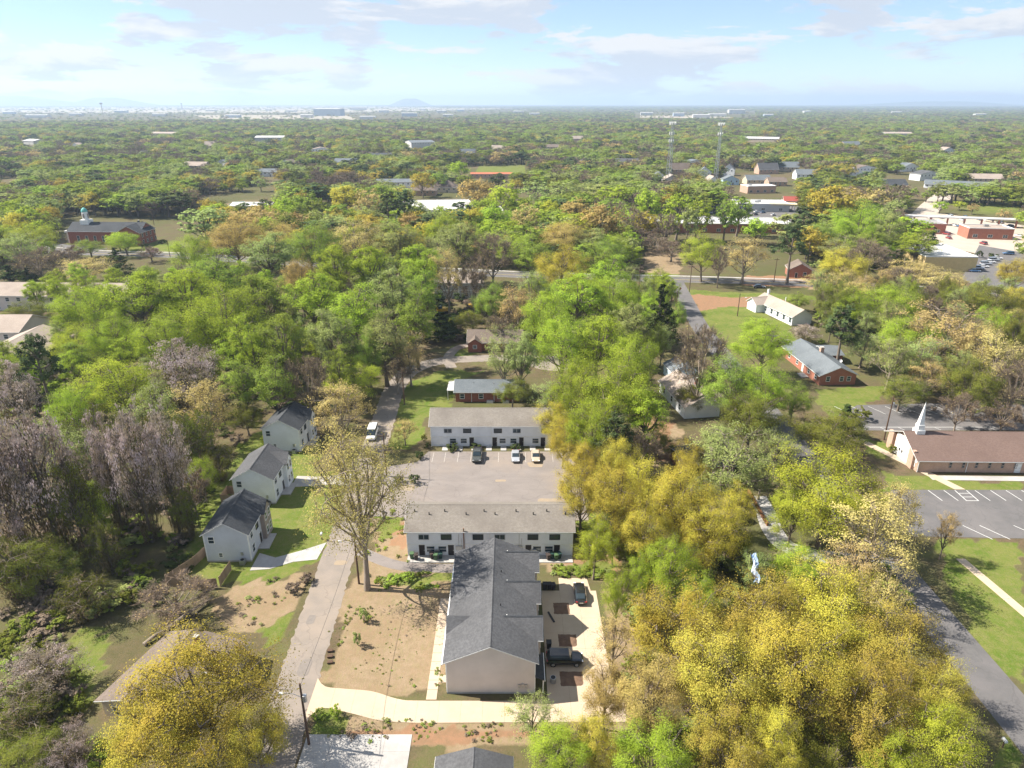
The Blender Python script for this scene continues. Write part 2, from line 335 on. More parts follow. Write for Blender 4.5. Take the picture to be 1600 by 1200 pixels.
tan_ = mix(nt, mrange(nt, n1, 0.4, 0.62), (0.29, 0.215, 0.145), (0.25, 0.175, 0.11)); tan_ = mix(nt, mrange(nt, n2, 0.42, 0.62, 0, 0.75), tan_, (0.20, 0.155, 0.09))
tan_ = mix(nt, mrange(nt, n3, 0.5, 0.75, 0, 0.5), tan_, (0.34, 0.27, 0.19))
n5 = noise(nt, co, 15.0, 3, 0.75); tan_ = mix(nt, mrange(nt, n5, 0.42, 0.66, 0, 0.65), tan_, (0.175, 0.13, 0.075)); tan_ = mix(nt, mrange(nt, noise(nt, co, 2.2, 5, .7, (1, .25, 1)), 0.5, 0.66, 0, 0.55), tan_, (0.22, 0.19, 0.095))
clay_ = mix(nt, mrange(nt, n2, 0.4, 0.62), (0.26, 0.15, 0.09), (0.21, 0.135, 0.08))
lawn_ = mix(nt, mrange(nt, n1, 0.40, 0.60), (0.085, 0.135, 0.018), (0.145, 0.165, 0.04)); lawn_ = mix(nt, mrange(nt, n2, 0.44, 0.66, 0, 0.75), lawn_, (0.19, 0.17, 0.07))
lawn_ = mix(nt, mrange(nt, n3, 0.4, 0.7, 0, 0.5), lawn_, (0.055, 0.09, 0.012)); lawn_ = mix(nt, mrange(nt, n5, 0.45, 0.7, 0, 0.5), lawn_, (0.17, 0.17, 0.06))
col = mix(nt, wob(1), litter, tan_); col = mix(nt, wob(2), col, clay_); col = mix(nt, wob(0), col, lawn_)
nt.links.new(col, b.inputs['Base Color'])
bp = nt.nodes.new('ShaderNodeBump'); bp.inputs['Strength'].default_value = 0.5; bp.inputs['Distance'].default_value = 0.15
nt.links.new(n3, bp.inputs['Height']); nt.links.new(bp.outputs['Normal'], b.inputs['Normal'])
gm.materials.append(m)
ground = place('ground', gm); ground['kind'] = 'structure'

# hills on the horizon
def hill(name, cx, cy, rx, ry, h, seed, label):
    rr = np.random.default_rng(seed); mb = MB(); nr, na = 10, 48; vv_ = [(0, 0, h)]; fs = []
    ph = rr.random(6)*6.28
    for i in range(1, nr+1):
        for k in range(na):
            a = 2*math.pi*k/na; t = i/nr
            wv = 1+0.16*math.sin(3*a+ph[0])+0.1*math.sin(5*a+ph[1]); z = h*(math.cos(t*math.pi)*0.5+0.5)*(1+0.18*math.sin(4*a+ph[2])*t*(1-t)*4)
            vv_.append((math.cos(a)*t*rx*wv, math.sin(a)*t*ry*wv, z-3*(i == nr)))
    fs += [(0, 1+k, 1+(k+1) % na) for k in range(na)]
    for i in range(nr-1):
        for k in range(na): fs.append((1+i*na+k, 1+(i+1)*na+k, 1+(i+1)*na+(k+1) % na, 1+i*na+(k+1) % na))
    mb.add(vv_, fs); o = mb.build(name, mat('hill_woods', (0.07, 0.09, 0.04), (0.10, 0.09, 0.06), 0.004, 1.0), None, (cx, cy, 0), 0, True)
    o['kind'] = 'structure'; o['label'] = label
hill('hill', -2330, 17000, 620, 500, 150, 1, 'rounded blue hill standing alone on the horizon')
hill('hill', -11900, 17500, 2300, 900, 210, 2, 'broad low hills at the left end of the horizon')
hill('hill', -9600, 17500, 1300, 800, 175, 3, 'second low hump right of the broad hills')
hill('hill', -14200, 18500, 2500, 900, 190, 5, 'low hill at the outer left of the horizon')
hill('hill', 10800, 18500, 3000, 900, 95, 4, 'faint long rise at the right end of the horizon')

# ------------------------------------------------------------------ roads, lots, markings
street_c = [(-25.6, 30), (-26.6, 53), (-27.4, 70), (-27.8, 82), (-28.4, 100), (-29.2, 125), (-30.0, 150), (-30.2, 162), (-28.0, 174), (-21.5, 181.5), (-12, 184), (2, 184.5), (12, 183)]
ribbon('street', smooth_line(street_c, 26), 5.3, 0.012, ASPH_OLD, rag=.16)
sheet('turning_circle', [(12+7.5*math.cos(a), 181+6.5*math.sin(a)) for a in np.linspace(0, 6.28, 24, endpoint=False)], 0.016, ASPH_OLD)
ribbon('road', smooth_line([(61.0, 30), (60.6, 62), (60.4, 90), (60.8, 142), (61.2, 185), (61.8, 215), (64.5, 245), (67.5, 276)]), 6.0, 0.012, ASPH)
cross_c = smooth_line([(-420, 425), (-300, 365), (-215, 335), (-165, 327), (-110, 312), (-60, 300), (0, 287), (40, 281), (66, 279), (110, 273), (150, 264), (200, 250), (290, 220)])
ribbon('cross_street', cross_c, 8.5, 0.03, ASPH)
def shifted(line, d):
    P_ = [np.array(p) for p in line]; out = []
    for i, p in enumerate(P_):
        t = P_[min(i+1, len(P_)-1)]-P_[max(i-1, 0)]; t = t/np.linalg.norm(t); out.append((p[0]-t[1]*d, p[1]+t[0]*d))
    return out
ribbon('pavement', shifted(cross_c, 6.6), 1.6, 0.06, CONCW)
kb = ribbon('kerb', shifted(cross_c, 4.5), 0.25, 0.12, CONCW); ribbon('kerb', shifted(cross_c[:-28], -4.5), 0.25, 0.12, CONCW)
ribbon('centre_line', shifted(cross_c, 0.0), 0.22, 0.045, PAINTY)
ribbon('lot_entrance_road', [(-300, 352), (-235, 352), (-205, 340)], 8, 0.05, ASPH)
LOT = [(-25.4, 103.2), (-25.2, 112), (-25.6, 121), (-19.5, 123), (-17.6, 127.6), (13, 127.6), (13.5, 102.0), (-18, 101.5), (-20, 103)]
sheet('car_park', LOT, 0.022, ASPH_LOT)
for x in (-16.4, -13.9, -11.2, -8.5, -5.6, -2.8, 0, 2.8, 5.6, 8.4):
    sheet('parking_line', [(x-.05, 123.0), (x+.05, 123.0), (x+.05, 127.2), (x-.05, 127.2)], 0.028, mat('worn_paint', (.46, .43, .40), (.27, .245, .22), 2.5, .9))
def patch(cx, cy, w, d, m, z):
    n_ = 11; a0 = random.random(); sheet('road_patch', [(cx+w/2*math.copysign(abs(math.cos(a))**.5, math.cos(a))*random.uniform(.85, 1.1), cy+d/2*math.copysign(abs(math.sin(a))**.5, math.sin(a))*random.uniform(.85, 1.1)) for a in np.linspace(a0, a0+6.28, n_, endpoint=False)], z, m)
PATD, PATL = mat('asphalt_patch', (.17, .15, .135), (.205, .18, .16), 1.2, .95), mat('sandy_stain', (.30, .235, .165), (.245, .20, .15), .8, 1.0)
for cx, cy, w, d, k in ((-27.0, 68, 1.6, 3.0, 0), (-28.6, 77, 1.2, 2.0, 0), (-27.4, 90, 2.0, 1.2, 1), (-29.4, 104, 1.4, 3.4, 0), (-28.2, 118, 2.2, 1.4, 1), (-30.4, 139, 1.3, 2.6, 0), (-2.2, 115.6, 2.2, .9, 1), (7.5, 108, 6.5, 2.4, 1), (4.8, 122, 3.2, 2.2, 1), (-11.8, 125.2, 1.2, 1.0, 0), (-3.4, 124.8, 1.0, .9, 0), (-6, 110, 3.4, .5, 0), (-14, 107, 4.5, .4, 0), (-20, 113, 3, 2, 1)): patch(cx, cy, w, d, PATL if k else PATD, .026)
for cx, cy, w, d in ((61.5, 71, 1.5, 4), (59.6, 86, 1.2, 3), (92, 104, 5, .5), (101, 101, 3, .6), (88, 106, 1.4, 1.1)): patch(cx, cy, w, d, mat('dark_patch', (.10, .097, .097), (.125, .12, .118), 1.5, .95), .026)
LOT2 = px((1392,768),(1605,770),(1640,860),(1610,848),(1452,838),(1400,800))
sheet('church_car_park', [(72, 112.2), (130, 112.2), (130, 95.6), (84, 96.6), (68, 97.2), (68, 106)], 0.022, ASPH)
for i in range(13):
    x = 79.5+i*2.95
    if i in (2,): continue
    sheet('parking_line', [(x-.07, 108.4), (x+.07, 108.4), (x-.5, 112.0), (x-.64, 112.0)], 0.028, PAINTW)
    sheet('parking_line', [(x+1.4-2.6, 100.4), (x+1.4-2.44, 100.4), (x+1.5, 96.3), (x+1.34, 96.3)], 0.028, PAINTW)
for a in ((83.9, 108.3, 84.05, 112), (86.1, 108.3, 86.25, 112), (84.05, 108.3, 86.1, 108.43), (84.05, 109.6, 86.1, 109.72), (84.05, 110.9, 86.1, 111.02)):
    sheet('parking_line', [(a[0], a[1]), (a[2], a[1]), (a[2], a[3]), (a[0], a[3])], 0.028, PAINTW)
sheet('upper_car_park', [(77, 137.6), (118, 137.6), (130, 141), (128, 151), (112, 153), (84, 151.5), (77, 146)], 0.022, ASPH)
sheet('parking_line', [(77.4, 139.2), (111, 139.2), (111, 139.36), (77.4, 139.36)], 0.028, PAINTW)
for i in range(9):
    x = 80+i*4.1; sheet('parking_line', [(x-.07, 146.3), (x+.07, 146.3), (x-1.9, 150.8), (x-2.04, 150.8)], 0.028, PAINTW)
    sheet('parking_line', [(x-.06, 137.8), (x+.06, 137.8), (x-.7, 139.1), (x-.84, 139.1)], 0.028, PAINTW)
def slabs(name, polys, z, m, lab=None):
    r_ = bpy.data.objects.new(name, None); COL.objects.link(r_); r_['kind'] = 'structure'
    if lab: r_['label'] = lab
    for p in polys:
        c = np.mean(p, 0); q = [tuple(c+(np.array(a)-c)*(1-0.012/max(np.linalg.norm(np.array(a)-c), .2))) for a in p]
        MB().prism(q, -0.05, z+random.uniform(-.003, .006)).build('slab', m, r_)
    return r_
# driveway past the gable end of the grey-roofed townhouses
top = smooth_line([(-25.0, 66.6), (-23.6, 65.0), (-21, 64.6), (-17.5, 64.2), (-14, 63.0), (-10.8, 62.75), (4.5, 62.75)], 12)
bot = smooth_line([(-24.8, 59.6), (-23.0, 61.6), (-19.5, 60.9), (-16, 59.9), (-12.5, 59.55), (-9, 59.5), (4.5, 59.6)], 12)
ax = np.array(top); bx_ = np.array(bot); st = list(np.linspace(-24.8, 4.4, 12))
yt = lambda x: float(np.interp(x, ax[:, 0], ax[:, 1])); yb = lambda x: float(np.interp(x, bx_[:, 0], bx_[:, 1]))
dp = []
for i in range(len(st)-1):
    xs = np.linspace(st[i], st[i+1], 5); dp.append([(x, yb(x)) for x in xs]+[(x, yt(x)) for x in xs[::-1]])
slabs('driveway', dp, 0.05, CONC)
pp = []
for i in range(3):
    for j in range(9):
        x0, x1 = 4.4+i*2.75, 4.4+(i+1)*2.75; y0, y1 = 59.6+j*2.95, 59.6+(j+1)*2.95
        if i == 2 and j in (0,): x1 += 1.0
        if i == 0 and j == 8: continue
        pp.append([(x0, y0), (x1-(.8 if (i == 2 and j == 8) else 0), y0), (x1-(1.1 if (i == 2 and j == 8) else 0), y1), (x0, y1)])
slabs('rear_court', pp, 0.048, CONC)
wk = [[(-10.6, y), (-9.3, y), (-9.3, y+1.52), (-10.6, y+1.52)] for y in np.arange(62.9, 80.5, 1.55)]
for y in (65.6, 73.0, 79.2): wk.append([(-9.28, y), (-7.75, y), (-7.75, y+1.2), (-9.28, y+1.2)])
slabs('garden_path', wk, 0.05, CONC)
slabs('concrete_pad', [[(-23.8+i*3.05, 51+j*2.3), (-20.75+i*3.05, 51+j*2.3), (-20.75+i*3.05, 53.3+j*2.3), (-23.8+i*3.05, 53.3+j*2.3)] for i in range(4) for j in range(3)], 0.05, CONCW)
slabs('house_driveway', [[(-41.2, 88.0), (-38.2, 88.4), (-38.2, 91.3), (-41.2, 92.5)], [(-38.2, 88.4), (-35.0, 90.2), (-34.5, 93.2), (-38.2, 91.3)], [(-35.0, 90.2), (-31.4, 90.8), (-31.0, 95.4), (-34.5, 93.2)]], 0.05, CONCW)
slabs('house_driveway', [[(-42.3, 113.2), (-38.5, 113.6), (-38.5, 117.2), (-42.3, 117.4)], [(-38.5, 113.6), (-34.8, 114.2), (-34.8, 117.6), (-38.5, 117.2)], [(-34.8, 114.2), (-31.6, 113.6), (-31.6, 118.6), (-34.8, 117.6)]], 0.05, CONCW)
slabs('church_path', [[(84.2-i*.95, 112.3+i*2.1), (86.2-i*.95, 112.3+i*2.1), (85.25-i*.95, 114.4+i*2.1), (83.25-i*.95, 114.4+i*2.1)] for i in range(11)], 0.05, CONC)
slabs('verge_path', [[(71.5+i*.30, 91.0-i*2.4), (73.0+i*.30, 91.0-i*2.4), (73.3+i*.30, 88.6-i*2.4), (71.8+i*.30, 88.6-i*2.4)] for i in range(9)], 0.05, CONC)
slabs('church_apron', [[(82, 115.9), (100, 115.4), (100, 117.2), (82, 117.6)], [(100, 115.4), (130, 114.6), (130, 116.4), (100, 117.2)]], 0.045, CONCW)
ribbon('curved_drive', smooth_line([G(1182, 775), G(1196, 800), G(1208, 830), G(1232, 855), G(1290, 870), G(1400, 880)]), 3.6, 0.02, CONCW)
ribbon('house_approach', smooth_line([G(706, 575), G(700, 560), G(712, 545), G(735, 538)]), 3.0, 0.02, ASPH_OLD)
ribbon('yard_track', smooth_line([(-24.8, 93.0), (-18, 89.3), (-9, 88.6), (-1, 88.8)]), 2.2, 0.010, ASPH_LOT)
sheet('mall_car_park', px((1410,372),(1600,412),(1640,392),(1600,352),(1445,330),(1360,345)), 0.05, mat('tan_paving', (0.42, 0.36, 0.30), (0.36, 0.31, 0.26), 0.1, 0.9))
sheet('shop_car_park', px((1500,440),(1600,455),(1640,420),(1600,395),(1530,383)), 0.06, ASPH)
sheet('garage_car_park', px((1000,345),(1240,352),(1260,322),(1150,318),(1010,325)), 0.05, ASPH)
ribbon('rear_road', [G(1480, 300), G(1455, 322), G(1435, 345)], 14, 0.07, mat('tan_paving', (0.42, 0.36, 0.30)))

# ------------------------------------------------------------------ buildings
SIDE = {'s': 0, 'e': R(90), 'n': R(180), 'w': R(270)}
_wm = {}
def window(r, side, W, D, along, z, w, h, frame=None, sash=True, glass=None, name='window'):
    """window unit standing in the wall: frame ring with sill and meeting rail, pane set back in it as a sub-part"""
    frame = frame or TRIM; key = (w, h, frame.name, sash)
    if key not in _wm:
        t = 0.09; f = MB()
        f.box(-w/2-t, -w/2, -.06, .02, -t, h+t); f.box(w/2, w/2+t, -.06, .02, -t, h+t); f.box(-w/2, w/2, -.06, .02, h, h+t); f.box(-w/2-t*.3, w/2+t*.3, -.09, .02, -t, 0)
        if sash: f.box(-w/2, w/2, -.045, .02, h/2-.03, h/2+.03)
        if w > 1.5: f.box(-.04, .04, -.045, .02, 0, h)
        g = MB(); g.box(-w/2, w/2, -.022, .02, 0, h)
        _wm[key] = (f.mesh('window', frame), g.mesh('pane', glass or GLASS))
    f, g = _wm[key]
    x, y = {'s': (along, -D/2), 'n': (-along, D/2), 'e': (W/2, along), 'w': (-W/2, -along)}[side]
    o = place(name, f, r, (x, y, z), SIDE[side]); place('pane', g, o); return o
_dm = {}
def door(r, side, W, D, along, w=0.95, h=2.05, m=None, z=0.05):
    m = m or DOORB; key = (w, h, m.name)
    if key not in _dm:
        f = MB(); f.box(-w/2, w/2, -.05, .02, 0, h); t = MB()
        t.box(-w/2-.08, -w/2, -.08, .02, 0, h+.08); t.box(w/2, w/2+.08, -.08, .02, 0, h+.08); t.box(-w/2, w/2, -.08, .02, h, h+.08)
        k = MB(); k.box(w/2-.16, w/2-.06, -.10, -.05, .95, 1.1); _dm[key] = (f.mesh('door', m), t.mesh('door_frame', TRIM), k.mesh('handle', STEEL))
    f, t, k = _dm[key]; x, y = {'s': (along, -D/2), 'n': (-along, D/2), 'e': (W/2, along), 'w': (-W/2, -along)}[side]
    o = place('door', f, r, (x, y, z), SIDE[side]); place('door_frame', t, o); place('handle', k, o); return o
def slope(mb, a, b, c_, d, t0, t1, m=0):
    """slab over quad a-b (eave) c-d (ridge side), from t0 to t1 above it"""
    q = [a, b, c_, d]
    mb.add([(p[0], p[1], p[2]+t0) for p in q]+[(p[0], p[1], p[2]+t1) for p in q], [(0,3,2,1),(4,5,6,7),(0,1,5,4),(1,2,6,5),(2,3,7,6),(3,0,4,7)], m)
def gable_roof(r, W, D, eave, ridge, axis, m, oh=0.4, cx=0, cy=0, trim=TRIM, name='roof'):
    w, l = (W, D) if axis == 'y' else (D, W); k = (ridge-eave)/(w/2); ze = eave-oh*k
    rf, tr = MB(), MB()
    for s_ in (-1, 1):
        for mb, e, t0, t1 in ((tr, .03, .02, .13), (rf, 0, .132, .19)):
            A = [(s_*(w/2+oh+e), -l/2-oh-e, ze), (s_*(w/2+oh+e), l/2+oh+e, ze), (0, l/2+oh+e, ridge), (0, -l/2-oh-e, ridge)]
            if axis == 'x': A = [(p[1], -p[0], p[2]) for p in A]
            A = [(p[0]+cx, p[1]+cy, p[2]) for p in A]
            if (s_ > 0): A = [A[1], A[0], A[3], A[2]]
            slope(mb, *A[::-1], t0, t1)
    o = rf.build(name, m, r); tr.build('roof_trim', trim, o)
    rc = MB(); P_ = [(-.16, ridge+.13), (0, ridge+.235), (.16, ridge+.13)]
    if axis == 'y': rc.extr([(p[0]+cx, p[1]) for p in P_], 'y', cy-l/2-oh, cy+l/2+oh)
    else: rc.extr([(p[0]+cy, p[1]) for p in P_], 'x', cx-l/2-oh, cx+l/2+oh)
    rc.build('ridge_cap', m, o); return o
def hip_roof(r, W, D, eave, ridge, m, oh=0.4, cx=0, cy=0, trim=TRIM):
    w, d = W/2+oh, D/2+oh; rl = max(W, D)/2-min(W, D)/2
    rp = [(-rl, 0), (rl, 0)] if W >= D else [(0, -rl), (0, rl)]
    V = [(-w,-d,eave),(w,-d,eave),(w,d,eave),(-w,d,eave),(rp[0][0],rp[0][1],ridge),(rp[1][0],rp[1][1],ridge)]
    V = [(p[0]+cx, p[1]+cy, p[2]+.1) for p in V]
    Fs = [(0,1,5,4),(1,2,5),(2,3,4,5),(3,0,4)] if W >= D else [(0,1,4),(1,2,5,4),(2,3,5),(3,0,4,5)]
    mb = MB(); mb.add(V, Fs+[(3,2,1,0)]); o = mb.build('roof', m, r)
    MB().box(cx-w-.02, cx+w+.02, cy-d-.02, cy+d+.02, eave-.08, eave+.097).build('roof_trim', trim, o); return o
def gable_wall(r, W, D, eave, ridge, axis, m, cx=0, cy=0, name='wall'):
    mb = MB()
    if axis == 'y': mb.extr([(cx-W/2, -.3), (cx+W/2, -.3), (cx+W/2, eave), (cx, ridge), (cx-W/2, eave)], 'y', cy-D/2, cy+D/2)
    else: mb.extr([(cy-D/2, -.3), (cy+D/2, -.3), (cy+D/2, eave), (cy, ridge), (cy-D/2, eave)], 'x', cx-W/2, cx+W/2)
    return mb.build(name, m, r)
def gable_house(name, label, cat, x, y, W, D, eave, ridge, axis, wm, rm, rz=0, oh=0.4, group=None, trim=None):
    r = root(name, label, cat, (x, y, 0), rz, group); gable_wall(r, W, D, eave, ridge, axis, wm); gable_roof(r, W, D, eave, ridge, axis, rm, oh, trim=trim or TRIM); return r
def box_part(r, name, m, *a):
    return MB().box(*a).build(name, m, r)
def vents(r, pts, m=None):
    for (x, y, z) in pts: MB().tube([(x, y, z-.2), (x, y, z+.45)], .06, 6).build('roof_vent', m or STEEL, r)
def chimney(r, x, y, z0, z1, m=None, s=.5):
    o = MB().box(x-s/2, x+s/2, y-s/2, y+s/2, z0, z1).build('chimney', m or BRICK, r); MB().box(x-s/2-.06, x+s/2+.06, y-s/2-.06, y+s/2+.06, z1, z1+.1).build('chimney_cap', CONCW, o)
def downpipes(r, pts, h, m=None):
    for (x, y) in pts: MB().box(x-.05, x+.05, y-.05, y+.05, 0, h).build('downpipe', m or TRIM, r)

# --- A: the new beige townhouse row with the grey roof (front, centre)
A = root('townhouse_row', 'beige sided townhouse row with dark grey shingle roof beside the new driveway', 'townhouse', (-2.6, 74.6, 0))
AW, AD, AE, AR = 10.9, 21.4, 5.2, 7.65
gable_wall(A, AW, AD, AE, AR, 'y', CREAMS); ro = gable_roof(A, AW, AD, AE, AR, 'y', ROOFG, 0.4)
for k, cy in enumerate((-5.0, 1.9, 8.6)):                   # bays to the court, each under a cross gable
    gw = 4.0; x0, x1 = AW/2-.05, AW/2+.75; zr = AE+(AR-AE)*.72
    b_ = MB(); b_.extr([(cy-gw/2, -.3), (cy+gw/2, -.3), (cy+gw/2, AE-.05), (cy, zr-.1), (cy-gw/2, AE-.05)], 'x', x0, x1); o = b_.build('bay', CREAMS, A)
    rb = MB(); tb = MB(); xin = AW/2*(1-(zr-AE)/(AR-AE))-.1
    for s_ in (-1, 1):
        ye = cy+s_*(gw/2+.3); ze = AE-.18
        for mb, e, t0, t1 in ((tb, .03, .03, .14), (rb, 0, .142, .20)):
            slope(mb, (x1+.35+e, ye+s_*e, ze), (AW/2-.6, ye+s_*e, ze), (xin, cy, zr), (x1+.35+e, cy, zr), t0, t1)
    oo = rb.build('bay_roof', ROOFG, A); tb.build('roof_trim', TRIM, oo)
    MB().extr([(cy-.14, zr+.17), (cy, zr+.28), (cy+.14, zr+.17)], 'x', xin, x1+.36).build('ridge_cap', ROOFD, oo)
    for dy in (-1.0, 1.0): window(o, 'e', 2*x1, 0, cy+dy, 3.4, .85, 1.3)
    window(o, 'e', 2*x1, 0, cy-1, .9, .85, 1.3); door(o, 'e', 2*x1, 0, cy+.9)
    vents(A, [(xin+.5, cy+.35, zr-.35)], TRIM)
for k, cy in enumerate((-4.4, 2.4, 9.0)):                   # low gables to the street side
    gw = 3.6; zr = AE+(AR-AE)*.50; xin = -AW/2*(1-(zr-AE)/(AR-AE))+.1; rb = MB()
    for s_ in (-1, 1):
        ye = cy+s_*gw/2; slope(rb, (-AW/2-.42, ye, AE-.2), (-AW/2+.4, ye, AE-.2), (xin, cy, zr), (-AW/2-.42, cy, zr), .06, .2)
    rb.build('bay_roof', ROOFG, A); MB().extr([(cy-gw/2+.2, AE-.3), (cy+gw/2-.2, AE-.3), (cy, zr)], 'x', -AW/2-.12, -AW/2+.3).build('gable_panel', CREAMS, A)
    for dy in (-1.1, 1.1): window(A, 'w', AW, AD, -(cy+dy), 3.3, .85, 1.35)
    window(A, 'w', AW, AD, -(cy-1.1), .9, .85, 1.35); door(A, 'w', AW, AD, -(cy+1.0))
pr = MB(); slope(pr, (AW/2+1.15, -AD/2-.3, 2.35), (AW/2+1.15, -AD/2+4.2, 2.35), (AW/2+.0, -AD/2+4.2, 2.9), (AW/2+.0, -AD/2-.3, 2.9), 0, .14); o = pr.build('porch_roof', ROOFD, A)
MB().box(AW/2+1.14, AW/2+1.24, -AD/2-.33, -AD/2+4.23, 2.25, 2.47).build('roof_trim', TRIM, o)
for y in (-AD/2+.1, -AD/2+4.0): box_part(A, 'post', TRIM, AW/2+.95, AW/2+1.08, y-.07, y+.07, 0, 2.4)
box_part(A, 'corner_board', TRIM, -AW/2-.03, -AW/2+.08, -AD/2-.03, -AD/2+.08, 0, AE-.05); box_part(A, 'corner_board', TRIM, AW/2-.08, AW/2+.03, -AD/2-.03, -AD/2+.08, 0, AE-.05)
box_part(A, 'foundation', CONCW, -AW/2-.05, AW/2+.05, -AD/2-.05, AD/2+.05, -.1, .22)
for i in range(3): box_part(A, 'meter_box', STEEL, AW/2-2.1+i*.42, AW/2-1.8+i*.42, -AD/2-.14, -AD/2, 1.0+.12*(i % 2), 1.5+.12*(i % 2))
vents(A, [(1.1, -3.3, AR-.4), (1.1, 3.6, AR-.4)], BLACK)
gb = MB()                                                    # gutter along the street eave
gb.box(-AW/2-.56, -AW/2-.44, -AD/2-.4, AD/2+.4, AE-.26, AE-.12); gb.build('gutter', TRIM, A); downpipes(A, [(-AW/2-.08, -AD/2+.3), (-AW/2-.08, AD/2-.3)], AE-.2)

# --- B and C: the two white rows facing this way
def white_row(label, x0, x1, y0, depth, eave, ridge, wins, doors, lowers, aqua=False):
    W = x1-x0; r = root('apartment_row', label, 'apartments', ((x0+x1)/2, y0+depth/2, 0))
    gable_wall(r, W, depth, eave, ridge, 'x', WHITE); gable_roof(r, W, depth, eave, ridge, 'x', ROOFOLD, 0.35)
    box_part(r, 'band', TRIM, -W/2-.02, W/2+.02, -depth/2-.16, -depth/2+.1, eave*.47, eave*.47+.14)
    up = MB(); up.box(-W/2-.01, W/2+.01, -depth/2-.12, -depth/2+.1, eave*.47+.14, eave-.12); up.build('upper_wall', WHITE, r)
    for i, x in enumerate(wins): window(r, 's', W, depth+.24, x, eave*.47+1.0, 1.55, .85, BLACK if i % 3 else GREYSID, False)
    for i, x in enumerate(lowers): window(r, 's', W, depth, x, .75, 1.25, 1.05, TRIM)
    for x in doors: door(r, 's', W, depth, x)
    downpipes(r, [(-W/2+.1, -depth/2-.2), (0.0, -depth/2-.2), (W/2-.1, -depth/2-.2)], eave-.1)
    return r
Brow = white_row('long white two-storey row with weathered roof behind the grey roof', -16.9, 9.8, 91.9, 8.3, 4.75, 6.9, (-10.6, -7.0, -1.9, 1.6, 6.9, 10.4), (-11.0, -6.3, 6.2, 10.8), (-9.6, -7.7, 7.6, 9.5))
for i, x in enumerate((-12.3, -9.9, -7.4, -3.9, -1.0, .8, 4.2, 7.0, 9.2, 12.2)):
    zz = 6.9-(abs(-1.6)/(4.15))*2.15; MB().tube([(x, -1.2-(i % 2)*.5, 6.9-.52*(1.2+(i % 2)*.5)-.1), (x, -1.2-(i % 2)*.5, 6.9-.52*(1.2+(i % 2)*.5)+.62)], .09, 6).build('roof_vent', BLACK, Brow)
box_part(Brow, 'conduit', mat('rust_pipe', (0.22, 0.11, 0.06)), -4.25, -4.1, -4.45, -4.3, 0, 5.4)
for x in (-5.0, 4.7):
    o = box_part(Brow, 'meter_panel', STEEL, x-.55, x+.55, -4.32, -4.14, 1.1, 1.9); MB().tube([(x, -4.28, 1.9), (x, -4.28, 4.2)], .04, 5).build('conduit_pipe', STEEL, o); MB().tube([(x+.4, -4.28, 1.9), (x+.4, -4.28, 3.4)], .04, 5).build('conduit_pipe', STEEL, o)
box_part(Brow, 'porch_slab', CONCW, -13.3, 13.3, -6.1, -4.15, -.1, .12)
for x in (-8.5, 7.2): box_part(Brow, 'air_conditioner', STEEL, x-.35, x+.35, -4.55, -4.1, .85, 1.3)
Crow = white_row('white two-storey row facing the parked cars across the lot', -17.3, 8.5, 130.1, 8.1, 4.85, 7.0, (-9.2, -5.1, 1.4, 5.4, 11.5), (-4.2, .7, 6.4, 11.0), (-8.2, -5.9, 2.4, 4.7, 9.4))
for i in range(8): box_part(Crow, 'step_slab', CONCW, -10.4+i*3.1, -9.2+i*3.1, -6.2, -4.05, -.1, .1)

# --- D: three gabled houses on the left side of the street
def street_house(label, x, y, W, D, wm, rm, rz, bay):
    r = gable_house('gabled_house', label, 'house', x, y, W, D, 5.25, 7.3, 'y', wm, rm, rz, .38, 'new gabled houses along the street')
    window(r, 's', W, D, -W/2+1.1, 3.55, .85, 1.15, TRIM); window(r, 's', W, D, -W/2+2.2, .95, .5, .7, TRIM)
    for i, y_ in enumerate((-D/2+1.5, -.6, D/2-1.7)): window(r, 'e', W, D, y_, 3.5, 1.0, 1.3, BLACK if i == 1 else TRIM)
    window(r, 'e', W, D, -D/2+1.6, .8, 1.0, 1.4); window(r, 'e', W, D, D/2-1.7, .8, 1.0, 1.4); door(r, 'e', W, D, .2)
    for y_ in (-2.4, 2.4): window(r, 'w', W, D, y_, 3.5, .9, 1.2)
    box_part(r, 'foundation', CONCW, -W/2-.04, W/2+.04, -D/2-.04, D/2+.04, -.1, .25)
    for sx in (-1, 1): box_part(r, 'corner_board', TRIM, sx*W/2-.09, sx*W/2+.09, -D/2-.03, -D/2+.08, .2, 5.2)
    # front bay with its own small gable
    cy = bay; gw = 3.2; zr = 6.75; x1 = W/2+.7
    b_ = MB(); b_.extr([(cy-gw/2, -.2), (cy+gw/2, -.2), (cy+gw/2, 5.1), (cy, zr-.12), (cy-gw/2, 5.1)], 'x', W/2-.05, x1); o = b_.build('bay', BROWNSID if wm is BLUEGREY else wm, r)
    rb = MB(); xin = W/2*(1-(zr-5.25)/(2.05))-.1
    for s_ in (-1, 1): slope(rb, (x1+.3, cy+s_*(gw/2+.28), 4.98), (W/2-.5, cy+s_*(gw/2+.28), 4.98), (xin, cy, zr), (x1+.3, cy, zr), .06, .2)
    rb.build('bay_roof', rm, r)
    for dy in (-.75, .75): window(o, 'e', 2*x1, 0, cy+dy, 3.5, .8, 1.3); window(o, 'e', 2*x1, 0, cy+dy, .9, .8, 1.3)
    box_part(r, 'porch_slab', CONCW, W/2, W/2+1.8, -1.6, 2.6, -.1, .18)
    o = box_part(r, 'air_conditioner', STEEL, W/2-1.6, W/2-.8, -D/2-1.0, -D/2-.25, 0, .8); MB().tube([(W/2-1.2, -D/2-.62, .8), (W/2-1.2, -D/2-.62, .84)], .3, 10).build('fan_grille', BLACK, o)
    box_part(r, 'meter_box', STEEL, W/2-1.5, W/2-1.15, -D/2-.12, -D/2, 1.2, 1.8)
    return r
